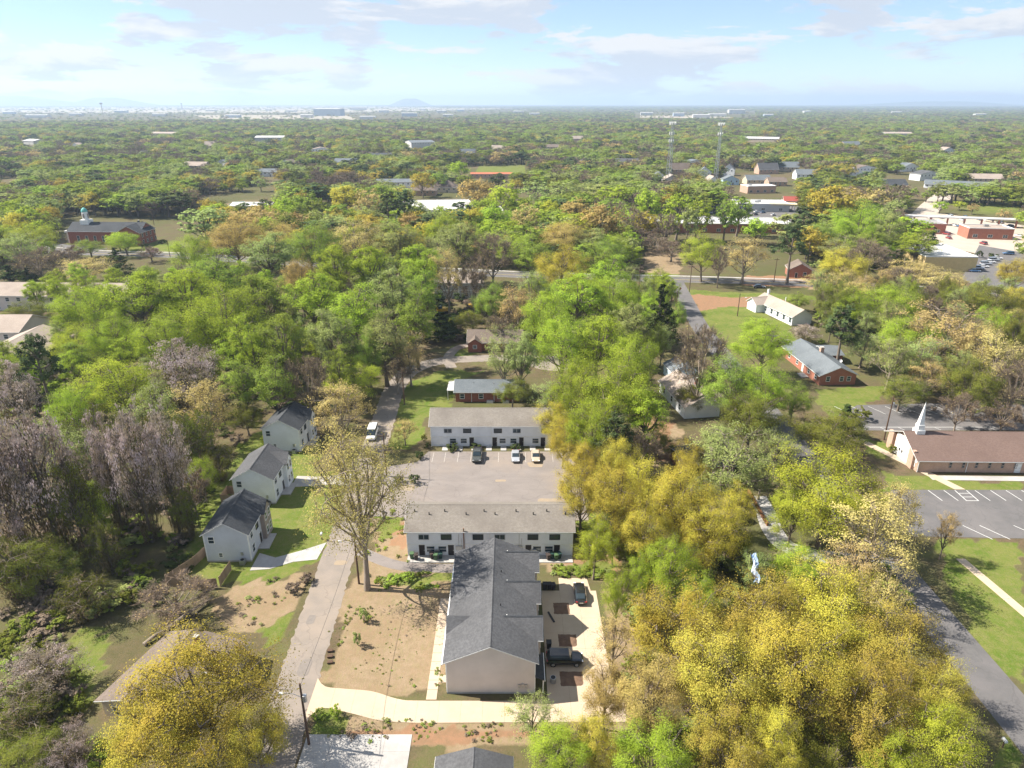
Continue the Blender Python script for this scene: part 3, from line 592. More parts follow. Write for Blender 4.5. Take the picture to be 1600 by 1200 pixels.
street_house('blue-grey gabled house nearest the camera with wooden fence at its side', -45.3, 95.1, 6.9, 9.6, BLUEGREY, ROOFD, R(1.5), 2.7)
street_house('white gabled house in the middle of the three, grey shingle roof', -46.9, 112.0, 7.2, 9.3, WHITE, ROOFG, R(0), 2.6)
street_house('white gabled house farthest up the street beside yellow forsythia', -48.0, 132.2, 7.6, 9.0, WHITE, ROOFD, R(-3), 2.4)

# --- E, F: brick bungalows at the cul-de-sac
Eh = gable_house('brick_bungalow', 'small red brick bungalow with pale grey roof behind the white row', 'house', -5.6, 157.2, 16.4, 7.4, 2.75, 4.3, 'x', BRICK, ROOFS, 0, .5)
for x in (-6.6, -2.0, 2.6, 6.4): window(Eh, 's', 16.4, 7.4, x, .9, 1.0, 1.2)
box_part(Eh, 'carport_roof', MEMB, -10.4, -8.2, -2.8, 3.4, 2.5, 2.66)
for y in (-2.6, 3.2): box_part(Eh, 'post', TRIM, -10.3, -10.15, y, y+.15, 0, 2.5)
for x in (.2, 4.1): box_part(Eh, 'cellar_hatch', MEMB, x-.8, x+.8, -4.6, -3.7, 0, .5)
downpipes(Eh, [(-4.3, -3.8), (1.2, -3.8), (8.1, -3.8)], 2.6); vents(Eh, [(-4, -1.2, 3.9), (1, -1.4, 3.8)])
Fh = gable_house('brick_bungalow', 'red brick bungalow with white gable window at the end of the cul-de-sac', 'house', -5.0, 195.4, 15.8, 9.6, 2.8, 5.0, 'x', BRICK, ROOFBD, 0, .5)
for x in (-4.8, 0, 4.6): window(Fh, 's', 15.8, 9.6, x, 1.0, 1.1, 1.1)
Fw = MB(); Fw.extr([(-7.9, -.2), (-3.9, -.2), (-3.9, 2.7), (-5.9, 4.0), (-7.9, 2.7)], 'y', -6.0, -4.6); o = Fw.build('front_gable', BRICK, Fh); window(o, 's', 0, 12.0, -5.9, 1.2, 1.0, 1.0)
rb = MB(); slope(rb, (-8.3, -6.4, 2.45), (-8.3, -1.5, 2.45), (-5.9, -1.5, 4.05), (-5.9, -6.4, 4.05), .02, .16); slope(rb, (-3.5, -6.4, 2.45), (-3.5, -1.5, 2.45), (-5.9, -1.5, 4.05), (-5.9, -6.4, 4.05), .02, .16); rb.build('front_gable_roof', ROOFBD, Fh)

# --- G: new duplex on the bank with machines in front
Gh = gable_house('duplex_house', 'grey two-storey duplex under construction behind the wood', 'house', -20.0, 254, 18, 9, 6.0, 8.6, 'x', GREYSID, ROOFT, 0, .4)
for x in (-7, -4, 3, 6): window(Gh, 's', 18, 9, x, 3.6, 1.2, 1.2); window(Gh, 's', 18, 9, x, .8, 1.2, 1.2)
box_part(Gh, 'party_wall', TRIM, -.3, .3, -5.2, 4.6, 0, 7.0); box_part(Gh, 'band', TRIM, -9.05, 9.05, -4.62, -4.4, 2.9, 3.15)

# --- R, S: low roofs at the lower edge
Rh = gable_house('brown_roofed_house', 'low house with brown hip roof half hidden under the yellow tree', 'house', -43.2, 64.6, 8.2, 11.0, 2.7, 4.2, 'y', TANSID, ROOFBD, R(-17), .5)
gable_wall(Rh, 6.5, 5.0, 2.7, 3.9, 'x', TANSID, 3.6, 4.6, 'wing_wall'); gable_roof(Rh, 6.5, 5.0, 2.7, 3.9, 'x', ROOFBD, .5, 3.6, 4.6, name='wing_roof')
chimney(Rh, 1.6, 4.4, 3, 5.0); window(Rh, 's', 8.2, 11.0, -2, .9, 1.1, 1.2); window(Rh, 's', 8.2, 11.0, 2, .9, 1.1, 1.2)
sx_, sy_ = G(716, 1158, 3.9)
Sh = gable_house('grey_roofed_house', 'dark grey gable roof cut off by the lower edge of the picture', 'house', -4.05, 47.2, 7.6, 10.4, 2.7, 4.0, 'y', CREAMS, ROOFG, 0, .4)
window(Sh, 'n', 7.6, 10.4, 1.6, .9, 1.0, 1.2); door(Sh, 'n', 7.6, 10.4, -1.4)

# --- P: the brown-roofed church on the right
Ph = gable_house('brick_church', 'long brick church with brown shingle roof and white steeple', 'church', 80.6+27, 124.6, 54, 12.2, 2.95, 5.9, 'x', BRICKT, ROOFB, R(-1.2), .7)
for y in (-4.1, 4.1): box_part(Ph, 'front_pier', BRICKT, -27.6, -27.0, y-.9, y+.9, -.1, 4.0)
box_part(Ph, 'front_panel', TRIM, -27.22, -27.0, -2.6, 2.6, 0, 4.6)
o = box_part(Ph, 'entrance_door', TRIM, -27.3, -27.2, -1.0, 1.0, 0, 2.4)
for y in (-.5, .5): MB().box(-27.36, -27.3, y-.22, y+.22, 1.3, 1.9).build('door_wreath', BLACK, o)
cr = MB(); cr.box(-27.1, -27.02, -5.35, -5.15, .7, 2.6); cr.box(-27.1, -27.02, -5.8, -4.7, 1.8, 2.0); cr.build('cross', TRIM, Ph)
for i in range(9):
    for z in (1.1, 1.75): window(Ph, 's', 54, 12.2, -20.6+i*2.55, z, .42, .42, BROWNSID, False)
door(Ph, 's', 54, 12.2, -7.3, 1.0, 2.05, TRIM); downpipes(Ph, [(-26.9, -6.2), (-17.4, -6.2), (-4, -6.2)], 2.8)
st = MB(); st.box(-.85, .85, -.85, .85, 4.6, 6.8); so = st.build('steeple', TRIM, Ph, (-24.6, 0, -.3)); MB().box(-.62, .62, -.62, .62, 6.8, 7.9).build('steeple_stage', TRIM, so)
sp_ = MB(); sp_.add([(-.52,-.52,7.9),(.52,-.52,7.9),(.52,.52,7.9),(-.52,.52,7.9),(0,0,12.9)], [(0,1,4),(1,2,4),(2,3,4),(3,0,4)]); sp_.build('spire', TRIM, so)
gable_wall(Ph, 13, 16, 2.95, 5.5, 'y', BRICKT, 19, 11, 'wing_wall'); gable_roof(Ph, 13, 16, 2.95, 5.5, 'y', ROOFB, .6, 19, 11, name='wing_roof')
MB().tube([(17, 14, 4.4), (17, 14, 5.6)], .12, 6).build('roof_vent', BLACK, Ph)

# --- O: brick ranch house up the right-hand road
Oh = gable_house('brick_ranch_house', 'orange brick ranch house with slate grey roof above the church', 'house', 84.0, 175.6, 9.6, 22.5, 2.8, 4.9, 'y', ORBRICK, ROOFS, R(3), .5)
for x in (-2.6, 1.0, 2.9): window(Oh, 's', 9.6, 22.5, x, 1.1, .9, 1.2)
for y in (-9, -5, 2, 7): window(Oh, 'w', 9.6, 22.5, -y, 1.0, 1.1, 1.3)
door(Oh, 'w', 9.6, 22.5, 1.5, m=TRIM); chimney(Oh, 1.0, 1.0, 4.3, 6.1, BRICKT, .9); box_part(Oh, 'porch_slab', CONCW, -6.9, -5.1, -6, -3, 0, .3)
dsh = MB(); dsh.add([(2.6+.45*math.cos(a), -6.5+.3*math.sin(a), 4.9+.35*math.sin(a)) for a in np.linspace(0, 6.28, 12, endpoint=False)]+[(2.5, -6.3, 4.75)], [(i, (i+1) % 12, 12) for i in range(12)]); dsh.build('satellite_dish', TRIM, Oh)
gable_wall(Oh, 5, 8, 2.6, 3.8, 'x', ORBRICK, 6.5, 8, 'wing_wall'); gable_roof(Oh, 5, 8, 2.6, 3.8, 'x', ROOFS, .4, 6.5, 8, name='wing_roof')
# --- K: white house by the junction
Kh = gable_house('white_house', 'long white house with tan roof beside the grass field', 'house', 93.0, 227, 7.4, 22, 3.0, 5.1, 'y', WHITE, ROOFT, R(14), .45)
gable_wall(Kh, 5.5, 5.5, 3.0, 4.7, 'x', WHITE, -4, 8, 'wing_wall'); gable_roof(Kh, 5.5, 5.5, 3.0, 4.7, 'x', ROOFT, .45, -4, 8, name='wing_roof')
for y in (-10, -6.5, -3, .5, 4): window(Kh, 'w', 7.4, 22, -y, .9, 1.1, 1.5, GREYSID)
chimney(Kh, 0, 9, 5, 7.0, TRIM, .7); MB().tube([(1.5, 1, 4.6), (1.5, 1, 6.2)], .15, 6).build('roof_vent', TRIM, Kh)
Lh = gable_house('brick_cottage', 'small red brick cottage between pines near the junction', 'house', 121.5, 286, 9, 9, 3.4, 6.0, 'y', ORBRICK, ROOFBD, R(-12), .4)
window(Lh, 's', 9, 9, 1.8, 1, 1.2, 1.4); door(Lh, 's', 9, 9, -1.5)
# --- Q: houses among the trees in the middle
Qh = gable_house('white_cottage', 'white cottage with tan roof deep among the trees', 'house', 43.0, 152.5, 8.6, 16.5, 3.0, 5.4, 'y', WHITE, ROOFT, R(9), .45)
for y in (-5, 0, 5): window(Qh, 'w', 8.6, 16.5, -y, .9, 1.0, 1.4)
chimney(Qh, 2.0, 1, 4, 6.2)
gable_wall(Qh, 6, 9, 2.5, 4.2, 'x', BROWNSID, 6.5, -3, 'wing_wall'); gable_roof(Qh, 6, 9, 2.5, 4.2, 'x', ROOFBD, .4, 6.5, -3, name='wing_roof')
Q2 = gable_house('blue_shed', 'light blue gabled outbuilding behind the white cottage', 'shed', 44.6, 169.5, 6.5, 6.5, 3.0, 4.6, 'y', LBLUE, ROOFS, R(6), .3); window(Q2, 's', 6.5, 6.5, 1.2, 1, .9, 1)
Q3 = gable_house('flat_shed', 'dark roofed house under the pale tree between the streets', 'house', 38.0, 121.0, 10, 8, 2.6, 3.7, 'x', mat('red_clapboard', (0.25, 0.06, 0.04)), ROOFD, R(4), .5); window(Q3, 's', 10, 8, -2, .8, 1, 1.2)
Q4 = gable_house('garden_shed', 'small dark garden shed beside the orange timber edge', 'shed', 37.6, 103.5, 4.5, 5, 2.2, 3.2, 'y', BROWNSID, ROOFBD, R(15), .35); door(Q4, 's', 4.5, 5, 0)
# --- H: white-cupola church on the left
Hh = gable_house('cupola_church', 'red brick church with white cupola and green dome on the left', 'church', -210.5, 362, 38, 13, 6.6, 10.2, 'x', BRICK, ROOFD, R(-2), .5)
for i in range(7): window(Hh, 's', 38, 13, -14+i*4.4, 1.2, 1.3, 3.0)
gable_wall(Hh, 12, 15, 6.6, 9.8, 'y', BRICK, 15, -3, 'wing_wall'); gable_roof(Hh, 12, 15, 6.6, 9.8, 'y', ROOFD, .5, 15, -3, name='wing_roof')
for z in (1.0, 4.2):
    for y in (-8, -4, 0, 4): window(Hh, 'e', 42, 13, y, z, 1.2, 1.7)
    for x in (12, 15, 18): window(Hh, 's', 38, 21, x, z, 1.2, 1.7)
for x in (-21.5, -19.5): box_part(Hh, 'portico_column', TRIM, x, x+.5, -4, -3.5, 0, 5.6)
for y in (-2.5, 2.0): box_part(Hh, 'portico_column', TRIM, -21.5, -21.0, y, y+.5, 0, 5.6)
box_part(Hh, 'portico_roof', TRIM, -22, -18.6, -4.8, 4.8, 5.6, 6.5)
cu = box_part(Hh, 'cupola', TRIM, -14.2, -9.8, -2.2, 2.2, 8.2, 11.6); MB().tube([(-12, 0, 11.6), (-12, 0, 15.6)], 1.45, 8).build('belfry', TRIM, cu)
MB().tube([(-12, 0, 15.6), (-12, 0, 16.4), (-12, 0, 17.2), (-12, 0, 17.7)], [1.6, 1.45, .9, .12], 10).build('dome', TEAL, cu)
for a in range(4): MB().box(-12-.35+1.4*math.cos(a*1.571)*.98, -12+.35+1.4*math.cos(a*1.571)*.98, -.35+1.4*math.sin(a*1.571)*.98, .35+1.4*math.sin(a*1.571)*.98, 12.3, 14.6).build('louvre', BROWNSID, cu)
vents(Hh, [(8, 1, 9.5), (10, -1, 9.3)], TRIM); chimney(Hh, 14, 3, 8.8, 10.8, BLACK, .8)
# --- I: tan-roofed apartments at the left edge
for lab, x, y, W, D, rz in (('tan roofed apartment block cut off by the left edge below the round tree', G(8, 592)[0], G(8, 592)[1]+10, 16, 20, 4), ('long low tan roofed block seen behind the lime trees', G(95, 486)[0], G(95, 486)[1]+6, 56, 12, -2),
                            ('tan roofed block at the left edge beyond the white car', G(-25, 548)[0], G(-25, 548)[1]+8, 22, 14, 0)):
    r = gable_house('apartment_block', lab, 'apartments', x, y, W, D, 5.6, 8.6, 'y' if D > W else 'x', CREAMS, ROOFT, R(rz), .6)
    for i in range(int(W/4)): window(r, 's', W, D, -W/2+2+i*4, 3.4, 1.3, 1.3, TRIM); window(r, 's', W, D, -W/2+2+i*4, .7, 1.3, 1.3, TRIM)
    for i in range(int(D/5)): window(r, 'e', W, D, -D/2+2+i*5, 3.4, 1.3, 1.3, TRIM)
# --- flat roofed commercial buildings
def flat_building(name, label, x, y, W, D, h, wm, rz=0, units=3, rm=MEMB, wins=0):
    r = root(name, label, 'building', (x, y, 0), R(rz)); MB().box(-W/2, W/2, -D/2, D/2, -.2, h).build('wall', wm, r)
    MB().box(-W/2+.3, W/2-.3, -D/2+.3, D/2-.3, h, h+.06).build('roof', rm, r)
    pa = MB(); t = .3
    pa.box(-W/2-.04, W/2+.04, -D/2-.04, -D/2+t, h, h+.45); pa.box(-W/2-.04, W/2+.04, D/2-t, D/2+.04, h, h+.45); pa.box(-W/2-.04, -W/2+t, -D/2+t, D/2-t, h, h+.45); pa.box(W/2-t, W/2+.04, -D/2+t, D/2-t, h, h+.45)
    pa.build('parapet', rm if wm is MEMB else TRIM, r)
    for i in range(units):
        ux, uy = random.uniform(-W/3, W/3), random.uniform(-D/4, D/4); MB().box(ux-1.1, ux+1.1, uy-.8, uy+.8, h+.06, h+1.3).build('rooftop_unit', STEEL, r)
    for i in range(wins): window(r, 's', W, D, -W/2+(i+.5)*W/wins, 1.0, min(2.2, W/wins*.55), 1.5, TRIM)
    return r
x, y = G(675, 326, 4); flat_building('warehouse', 'large white flat roofed hall behind the tall pines in the centre', x, y+5, 52, 50, 5.5, MEMB, 8, 5)
x, y = G(735, 330, 4); flat_building('warehouse', 'pale hall wing right of the white hall, half hidden by trees', x+4, y-2, 34, 28, 5, MEMB, 8, 2)
flat_building('store_building', 'long white roofed store with brick front behind the two lone oaks', 113, 400, 92, 24, 5, ORBRICK, -3, 6, MEMB, 12)
x, y = G(1192, 320, 4); flat_building('store_building', 'white roofed grey walled garage building beside the packed cars', x, y+6, 34, 22, 5, GREYSID, -6, 2, MEMB, 3)
x, y = G(1187, 302); flat_building('store_building', 'small tan brick box building behind the garage', x, y+6, 24, 14, 5.5, BRICKT, 8, 1, MEMB, 4)
x, y = G(1495, 425); Nb = flat_building('shop_building', 'cream walled white roofed shop with blue side beside parked cars', x-2, y+19, 22, 36, 6.2, mat('cream_wall', (0.60, 0.46, 0.22)), -3, 2)
box_part(Nb, 'side_canopy', mat('slate_blue', (0.13, 0.16, 0.20)), 11.02, 13.5, -14, 8, 3.6, 4.4)
for i in range(6): window(Nb, 'e', 22, 36, -14+i*4.4, .6, 2.4, 2.2, GREYSID)
x, y = G(1445, 366); N1 = flat_building('mall_pavilion', 'left brick pavilion joined to the long white canopy', x, y+8, 24, 13, 5.6, ORBRICK, -10, 1, mat('grey_roof', (0.30, 0.29, 0.28)), 3)
x, y = G(1552, 375); N2 = flat_building('mall_pavilion', 'right brick pavilion at the end of the white canopy', x, y+8, 22, 13, 5.6, ORBRICK, -10, 1, ROOFT, 3)
x, y = G(1490, 352); cn = root('walkway_canopy', 'long white roofed canopy linking the two brick pavilions', 'canopy', (x, y, 0), R(-15)); MB().box(-42, 42, -3.2, 3.2, 4.4, 5.0).build('roof', MEMB, cn)
for i in range(10): MB().box(-41+i*9, -40.2+i*9, -2.9, -2.1, 0, 4.4).build('post', ORBRICK, cn)
# houses in the middle distance
HOUSE_UV = []
def far_house(lab, u, v, W, D, eave, ridge, axis, wm, rm, rz=0, hip=False):
    x, y = G(u, v); y += D/2; HOUSE_UV.append((u, v, max(12, W*.8*ppm(x, y))))
    if hip:
        r = root('distant_house', lab, 'house', (x, y, 0), R(rz)); box_part(r, 'wall', wm, -W/2, W/2, -D/2, D/2, -.2, eave); hip_roof(r, W, D, eave, ridge, rm, .6)
    else: r = gable_house('distant_house', lab, 'house', x, y, W, D, eave, ridge, axis, wm, rm, R(rz), .5)
    for i in range(max(2, int(W/4))): window(r, 's', W, D, -W/2+(i+.6)*W/max(2, int(W/4))-.4, eave-2.0, 1.1, 1.3)
    door(r, 's', W, D, W*.12); return r
far_house('brown hip roofed brick house left of the pair behind the white hall', 659, 306, 22, 15, 4, 8.5, 'x', BRICKT, ROOFBD, 0, True)
far_house('brown hip roofed house right of the pair behind the white hall', 694, 301, 20, 15, 4, 9.5, 'x', TANSID, ROOFBD, 0, True)
far_house('white house with flat grey roof left of the hip roofed pair', 618, 293, 34, 14, 4.5, 6.5, 'x', WHITE, ROOFS, 3)
far_house('grey gabled house just right of the left cell tower', 1050, 290, 15, 12, 5, 9, 'y', GREYSID, ROOFT, 0)
far_house('white house with steep roof behind the right cell tower', 1102, 281, 13, 14, 6.5, 11, 'y', WHITE, ROOFS, -15)
far_house('white gabled cottage at the foot of the right cell tower', 1113, 291, 9, 12, 4.5, 8.5, 'y', WHITE, ROOFT, 5)
far_house('tall white house above the blue cottage', 1141, 275, 11, 12, 6.5, 11, 'y', WHITE, ROOFG, -20)
far_house('blue grey cottage with porch right of the right cell tower', 1143, 289, 14, 12, 4.5, 8, 'y', LBLUE, ROOFS, -6)
far_house('low grey roofed house behind the small box building', 1185, 288, 22, 12, 3.8, 7.5, 'x', TANSID, ROOFS, 3)
far_house('pale roofed house far behind among green trees', 1160, 254, 24, 12, 5, 8.5, 'x', WHITE, ROOFS, 0)
far_house('white house with pale roof behind the row of pink trees', 1262, 281, 20, 14, 5, 9, 'x', WHITE, ROOFS, -5)
far_house('white gable end peeping between trees right of the pale roof', 1330, 278, 9, 12, 5.5, 10, 'y', WHITE, ROOFT, 10)
far_house('dark green gabled bungalow in front of the grey wood', 1395, 297, 24, 14, 4, 8, 'x', mat('dark_green_wall', (0.04, 0.07, 0.07)), ROOFD, 0)
far_house('narrow white house left of the left cell tower', 1030, 283, 10, 12, 5, 8, 'y', WHITE, ROOFS, 0)
far_house('dark blue roofed house among grey trees in the centre right', 915, 262, 20, 14, 5, 9, 'y', GREYSID, ROOFD, 0)
far_house('brown gabled house right of the box building', 1215, 291, 16, 12, 3.8, 7, 'x', BRICKT, ROOFBD, 0)
far_house('red roofed booth house beside the yellow canopy', 1238, 322, 10, 9, 3.5, 6, 'x', BRICKT, mat('red_roof', (0.30, 0.07, 0.05)), -10)
far_house('long pale roofed house at the edge of the right wood', 1497, 296, 46, 10, 3.5, 6.5, 'x', WHITE, ROOFS, -28)
far_house('long red roofed bus garage across the field', 768, 279, 40, 9, 4.2, 5.2, 'x', BRICKT, mat('rust_roof', (0.42, 0.13, 0.07)), 0)
far_house('small house with pale roof between the left woods', 418, 276, 24, 14, 4.5, 7, 'x', WHITE, ROOFS, 0)
far_house('pale shed roof at the clearing left of centre', 395, 330, 30, 14, 3.5, 5, 'x', MEMB, MEMB, 0)
far_house('low house with flat roof beyond the left wood', 590, 247, 36, 14, 4.5, 6, 'x', GREYSID, ROOFD, 0)
ordn = lambda i: ['first','second','third','fourth','fifth','sixth','seventh','eighth','ninth','tenth','eleventh','twelfth','thirteenth','fourteenth','fifteenth','sixteenth','seventeenth','eighteenth','nineteenth','twentieth','twenty-first','twenty-second','twenty-third','twenty-fourth','twenty-fifth','twenty-sixth','twenty-seventh','twenty-eighth','twenty-ninth','thirtieth','thirty-first','thirty-second','thirty-third','thirty-fourth','thirty-fifth','thirty-sixth','thirty-seventh','thirty-eighth','thirty-ninth','fortieth'][i] if i < 40 else 'number %d' % (i+1)
MORE = [(305,268,'pale roof'),(350,262,'grey roof'),(225,246,'white gable'),(120,232,'pale roof'),(60,226,'pale hall roof'),(330,232,'pale roof'),(450,262,'brown roof'),(500,240,'pale roof'),(540,262,'grey roof'),(730,246,'grey roof'),(780,238,'pale roof'),(860,236,'brown roof'),(980,262,'white gable'),(1062,272,'brown roof'),(1085,262,'grey roof'),(1200,272,'white gable'),(1232,268,'grey roof'),(1350,272,'brown roof'),(1420,268,'grey roof'),(1450,282,'white gable'),(1540,290,'pale roof'),(660,232,'pale hall roof'),(420,222,'pale hall roof'),(900,222,'pale roof'),(1180,222,'pale hall roof'),(1330,232,'grey roof'),(1480,240,'pale roof'),(250,214,'pale hall roof'),(1400,214,'pale hall roof')]
_by = {}
for t in sorted(MORE): _by.setdefault(t[2], []).append(t)
for kd, L_ in _by.items():
    for i, (u, v, _) in enumerate(L_):
        lab_ = '%s from left of the far scattered buildings with %s among woods' % (ordn(i), kd)
        if 'hall' in kd: far_house(lab_, u+(i*17) % 23-11, v, 34+(i*31) % 44, 24+(i*13) % 20, 6+(i*5) % 4, 8.5+(i*5) % 4, 'x', (MEMB, TANSID, GREYSID)[i % 3], (MEMB, ROOFT, MEMB, ROOFS)[i % 4], (i*17) % 60-30)
        else: far_house(lab_, u, v, 20+(i*5) % 9, 12, 4.5+(i % 2)*1.5, 8.5+(i % 3), 'x' if i % 3 else 'y', (WHITE, TANSID, BRICKT)[i % 3], {'pale roof': ROOFT, 'grey roof': ROOFS, 'brown roof': ROOFBD, 'white gable': ROOFG}[kd], (i*13) % 40-20)
cx_, cy_ = G(1222, 330); gc = root('pump_canopy', 'pale yellow canopy on posts by the garage lot', 'canopy', (cx_, cy_, 0), R(-8)); MB().box(-9, 9, -5, 5, 4.4, 5.2).build('roof', mat('canopy_cream', (0.62, 0.52, 0.33)), gc)
for sx in (-7, 7):
    for sy in (-3.5, 3.5): MB().box(sx-.2, sx+.2, sy-.2, sy+.2, 0, 4.4).build('post', TRIM, gc)

# airport and warehouses far off
fr = random.Random(11)
FARB = [(40,172,110,14,9),(190,176,80,30,10),(250,182,60,30,9),(330,174,70,24,9),(60,184,90,40,9),(120,181,60,30,9),(515,181,130,80,26),(560,172,140,40,18),(600,176,60,30,12),(455,175,70,30,9),(365,184,60,26,9),
        (420,173,50,20,9),(640,182,70,30,12),(690,176,60,30,10),(720,174,50,30,10),(810,178,60,30,12),(835,181,50,30,10),(1010,180,60,30,10),(1060,182,50,30,12),(1095,184,70,30,10),(1150,178,90,40,18),(1120,182,80,30,9),(1260,177,40,30,10),(15,178,60,30,9),(290,171,160,14,9),
        (480,184,50,24,10),(575,186,60,30,8),(660,172,60,24,9),(700,183,44,24,9),(1200,183,40,24,9),(1400,178,50,24,9),(1530,182,50,24,9)]
FARB.sort()
for i, (u, v, W, D, h) in enumerate(FARB):
    x, y = G(u, v); r = root('warehouse', '%s pale hall from the left in the strip of distant halls below the horizon' % ordn(i), 'warehouse', (x, y, 0), R(fr.uniform(-6, 6)), 'distant halls below the horizon')
    W *= 1.15; h *= 1.4; MB().box(-W/2, W/2, -D/2, D/2, 0, h).build('wall', MEMB if i % 4 else mat('far_blue', (0.35, 0.42, 0.5)), r)
    MB().add([(-W/2-.5,-D/2-.5,h),(W/2+.5,-D/2-.5,h),(W/2+.5,D/2+.5,h),(-W/2-.5,D/2+.5,h),(-W/2-.5,0,h+2),(W/2+.5,0,h+2)], [(0,1,5,4),(2,3,4,5),(1,2,5),(3,0,4)]).build('roof', MEMB, r)
for uv in (((0,176),(0,168),(520,165),(800,170),(520,176)), ((330,186),(300,180),(540,180),(560,187)), ((1000,184),(1000,181),(1130,180),(1150,185))): sheet('airfield', px(*uv), 0.3, mat('airfield_paving', (0.34, 0.29, 0.23), (0.24, 0.22, 0.16), 0.004, 1.0))
for u, v, h in ((285, 172, 55), (162, 183, 60)):
    x, y = G(u, v); r = root('control_tower' if u > 200 else 'radio_mast', 'slim control tower on the airfield' if u > 200 else 'thin radio mast left of the airfield', 'tower', (x, y, 0)); MB().tube([(0,0,0),(0,0,h)], 4 if u > 200 else 1.5, 8).build('shaft', CONCW, r); MB().tube([(0,0,h),(0,0,h+3),(0,0,h+7)], [5, 8, 7], 10).build('head', GLASS if u > 200 else STEEL, r)

# ------------------------------------------------------------------ trees
LM = {  # leaf colours of the kinds in view
 'gold':  leafmat('leaf_gold', (0.59, 0.475, 0.08), (0.49, 0.445, 0.07), 0.012, 0.38),
 'yellow':leafmat('leaf_yellow', (0.50, 0.52, 0.06), (0.38, 0.44, 0.055), 0.015, 0.40),
 'lime':  leafmat('leaf_lime', (0.43, 0.53, 0.06), (0.33, 0.44, 0.055), 0.012, 0.40),
 'green': leafmat('leaf_green', (0.33, 0.41, 0.065), (0.24, 0.32, 0.06), 0.012, 0.35),
 'pale':  leafmat('leaf_pale', (0.40, 0.45, 0.15), (0.30, 0.35, 0.12), 0.018, 0.35),
 'tan':   leafmat('leaf_tan', (0.60, 0.46, 0.18), (0.48, 0.38, 0.16), 0.018, 0.32),
 'bud':   leafmat('leaf_bud', (0.56, 0.46, 0.16), (0.46, 0.41, 0.13), 0.0, 0.3),
 'ochre': leafmat('leaf_ochre', (0.53, 0.415, 0.085), (0.45, 0.405, 0.07), 0.012, 0.36),
 'amber': leafmat('leaf_amber', (0.56, 0.41, 0.15), (0.47, 0.36, 0.12), 0.012, 0.35),
 'dark':  leafmat('leaf_dark', (0.06, 0.085, 0.03), (0.085, 0.105, 0.03), 0.015, 0.15),
 'olive': leafmat('leaf_olive', (0.17, 0.195, 0.035), (0.22, 0.22, 0.04), 0.015, 0.22),
 'pine':  leafmat('leaf_pine', (0.085, 0.12, 0.05), (0.125, 0.15, 0.05), 0.015, 0.15),
 'bare':  leafmat('twig_bare', (0.26, 0.195, 0.145), (0.20, 0.155, 0.12), 0.008, 0.1),
 'lilac': leafmat('leaf_lilac', (0.64, 0.51, 0.53), (0.34, 0.27, 0.14), 0.010, 0.28),
 'pink':  leafmat('leaf_pink', (0.50, 0.30, 0.36), (0.38, 0.24, 0.28), 0.015, 0.3)}
def tubes_np(segs, n):
    """segs: list of (p0, p1, r0, r1) -> vertices and quads of open n-sided tubes"""
    p0 = np.array([s_[0] for s_ in segs], float); p1 = np.array([s_[1] for s_ in segs], float); r0 = np.array([s_[2] for s_ in segs]); r1 = np.array([s_[3] for s_ in segs])
    d = p1-p0; d /= np.linalg.norm(d, axis=1)[:, None]+1e-9
    ref = np.where(np.abs(d[:, 2:3]) < .9, np.array([[0, 0, 1.]]), np.array([[1., 0, 0]])); a = np.cross(d, ref); a /= np.linalg.norm(a, axis=1)[:, None]; b = np.cross(d, a)
    th = np.arange(n)*2*np.pi/n; ring = a[:, None, :]*np.cos(th)[None, :, None]+b[:, None, :]*np.sin(th)[None, :, None]
    v = np.concatenate([p0[:, None, :]+ring*r0[:, None, None], p1[:, None, :]+ring*r1[:, None, None]], 1).reshape(-1, 3)
    k = np.arange(n); q = np.stack([k, (k+1) % n, (k+1) % n+n, k+n], -1); q = (q[None]+(np.arange(len(segs))*2*n)[:, None, None]).reshape(-1, 4)
    return v, q
def quads_np(c, nrm, up, w, l):
    """leaf blades: kite shaped quads centred at c"""
    nrm = nrm/(np.linalg.norm(nrm, axis=1)[:, None]+1e-9); a = np.cross(nrm, up); a /= np.linalg.norm(a, axis=1)[:, None]+1e-9; b = np.cross(a, nrm)
    w = w[:, None]; l = l[:, None]
    v = np.stack([c-b*l*.5, c+a*w*.5+b*l*.05, c+b*l*.5, c-a*w*.5+b*l*.05], 1).reshape(-1, 3)
    return v, np.arange(len(c)*4).reshape(-1, 4)
def bez(a, b, bend, n, rr):
    m_ = (a+b)/2+bend; t = np.linspace(0, 1, n+1)[:, None]; return (1-t)**2*a+2*t*(1-t)*m_+t*t*b
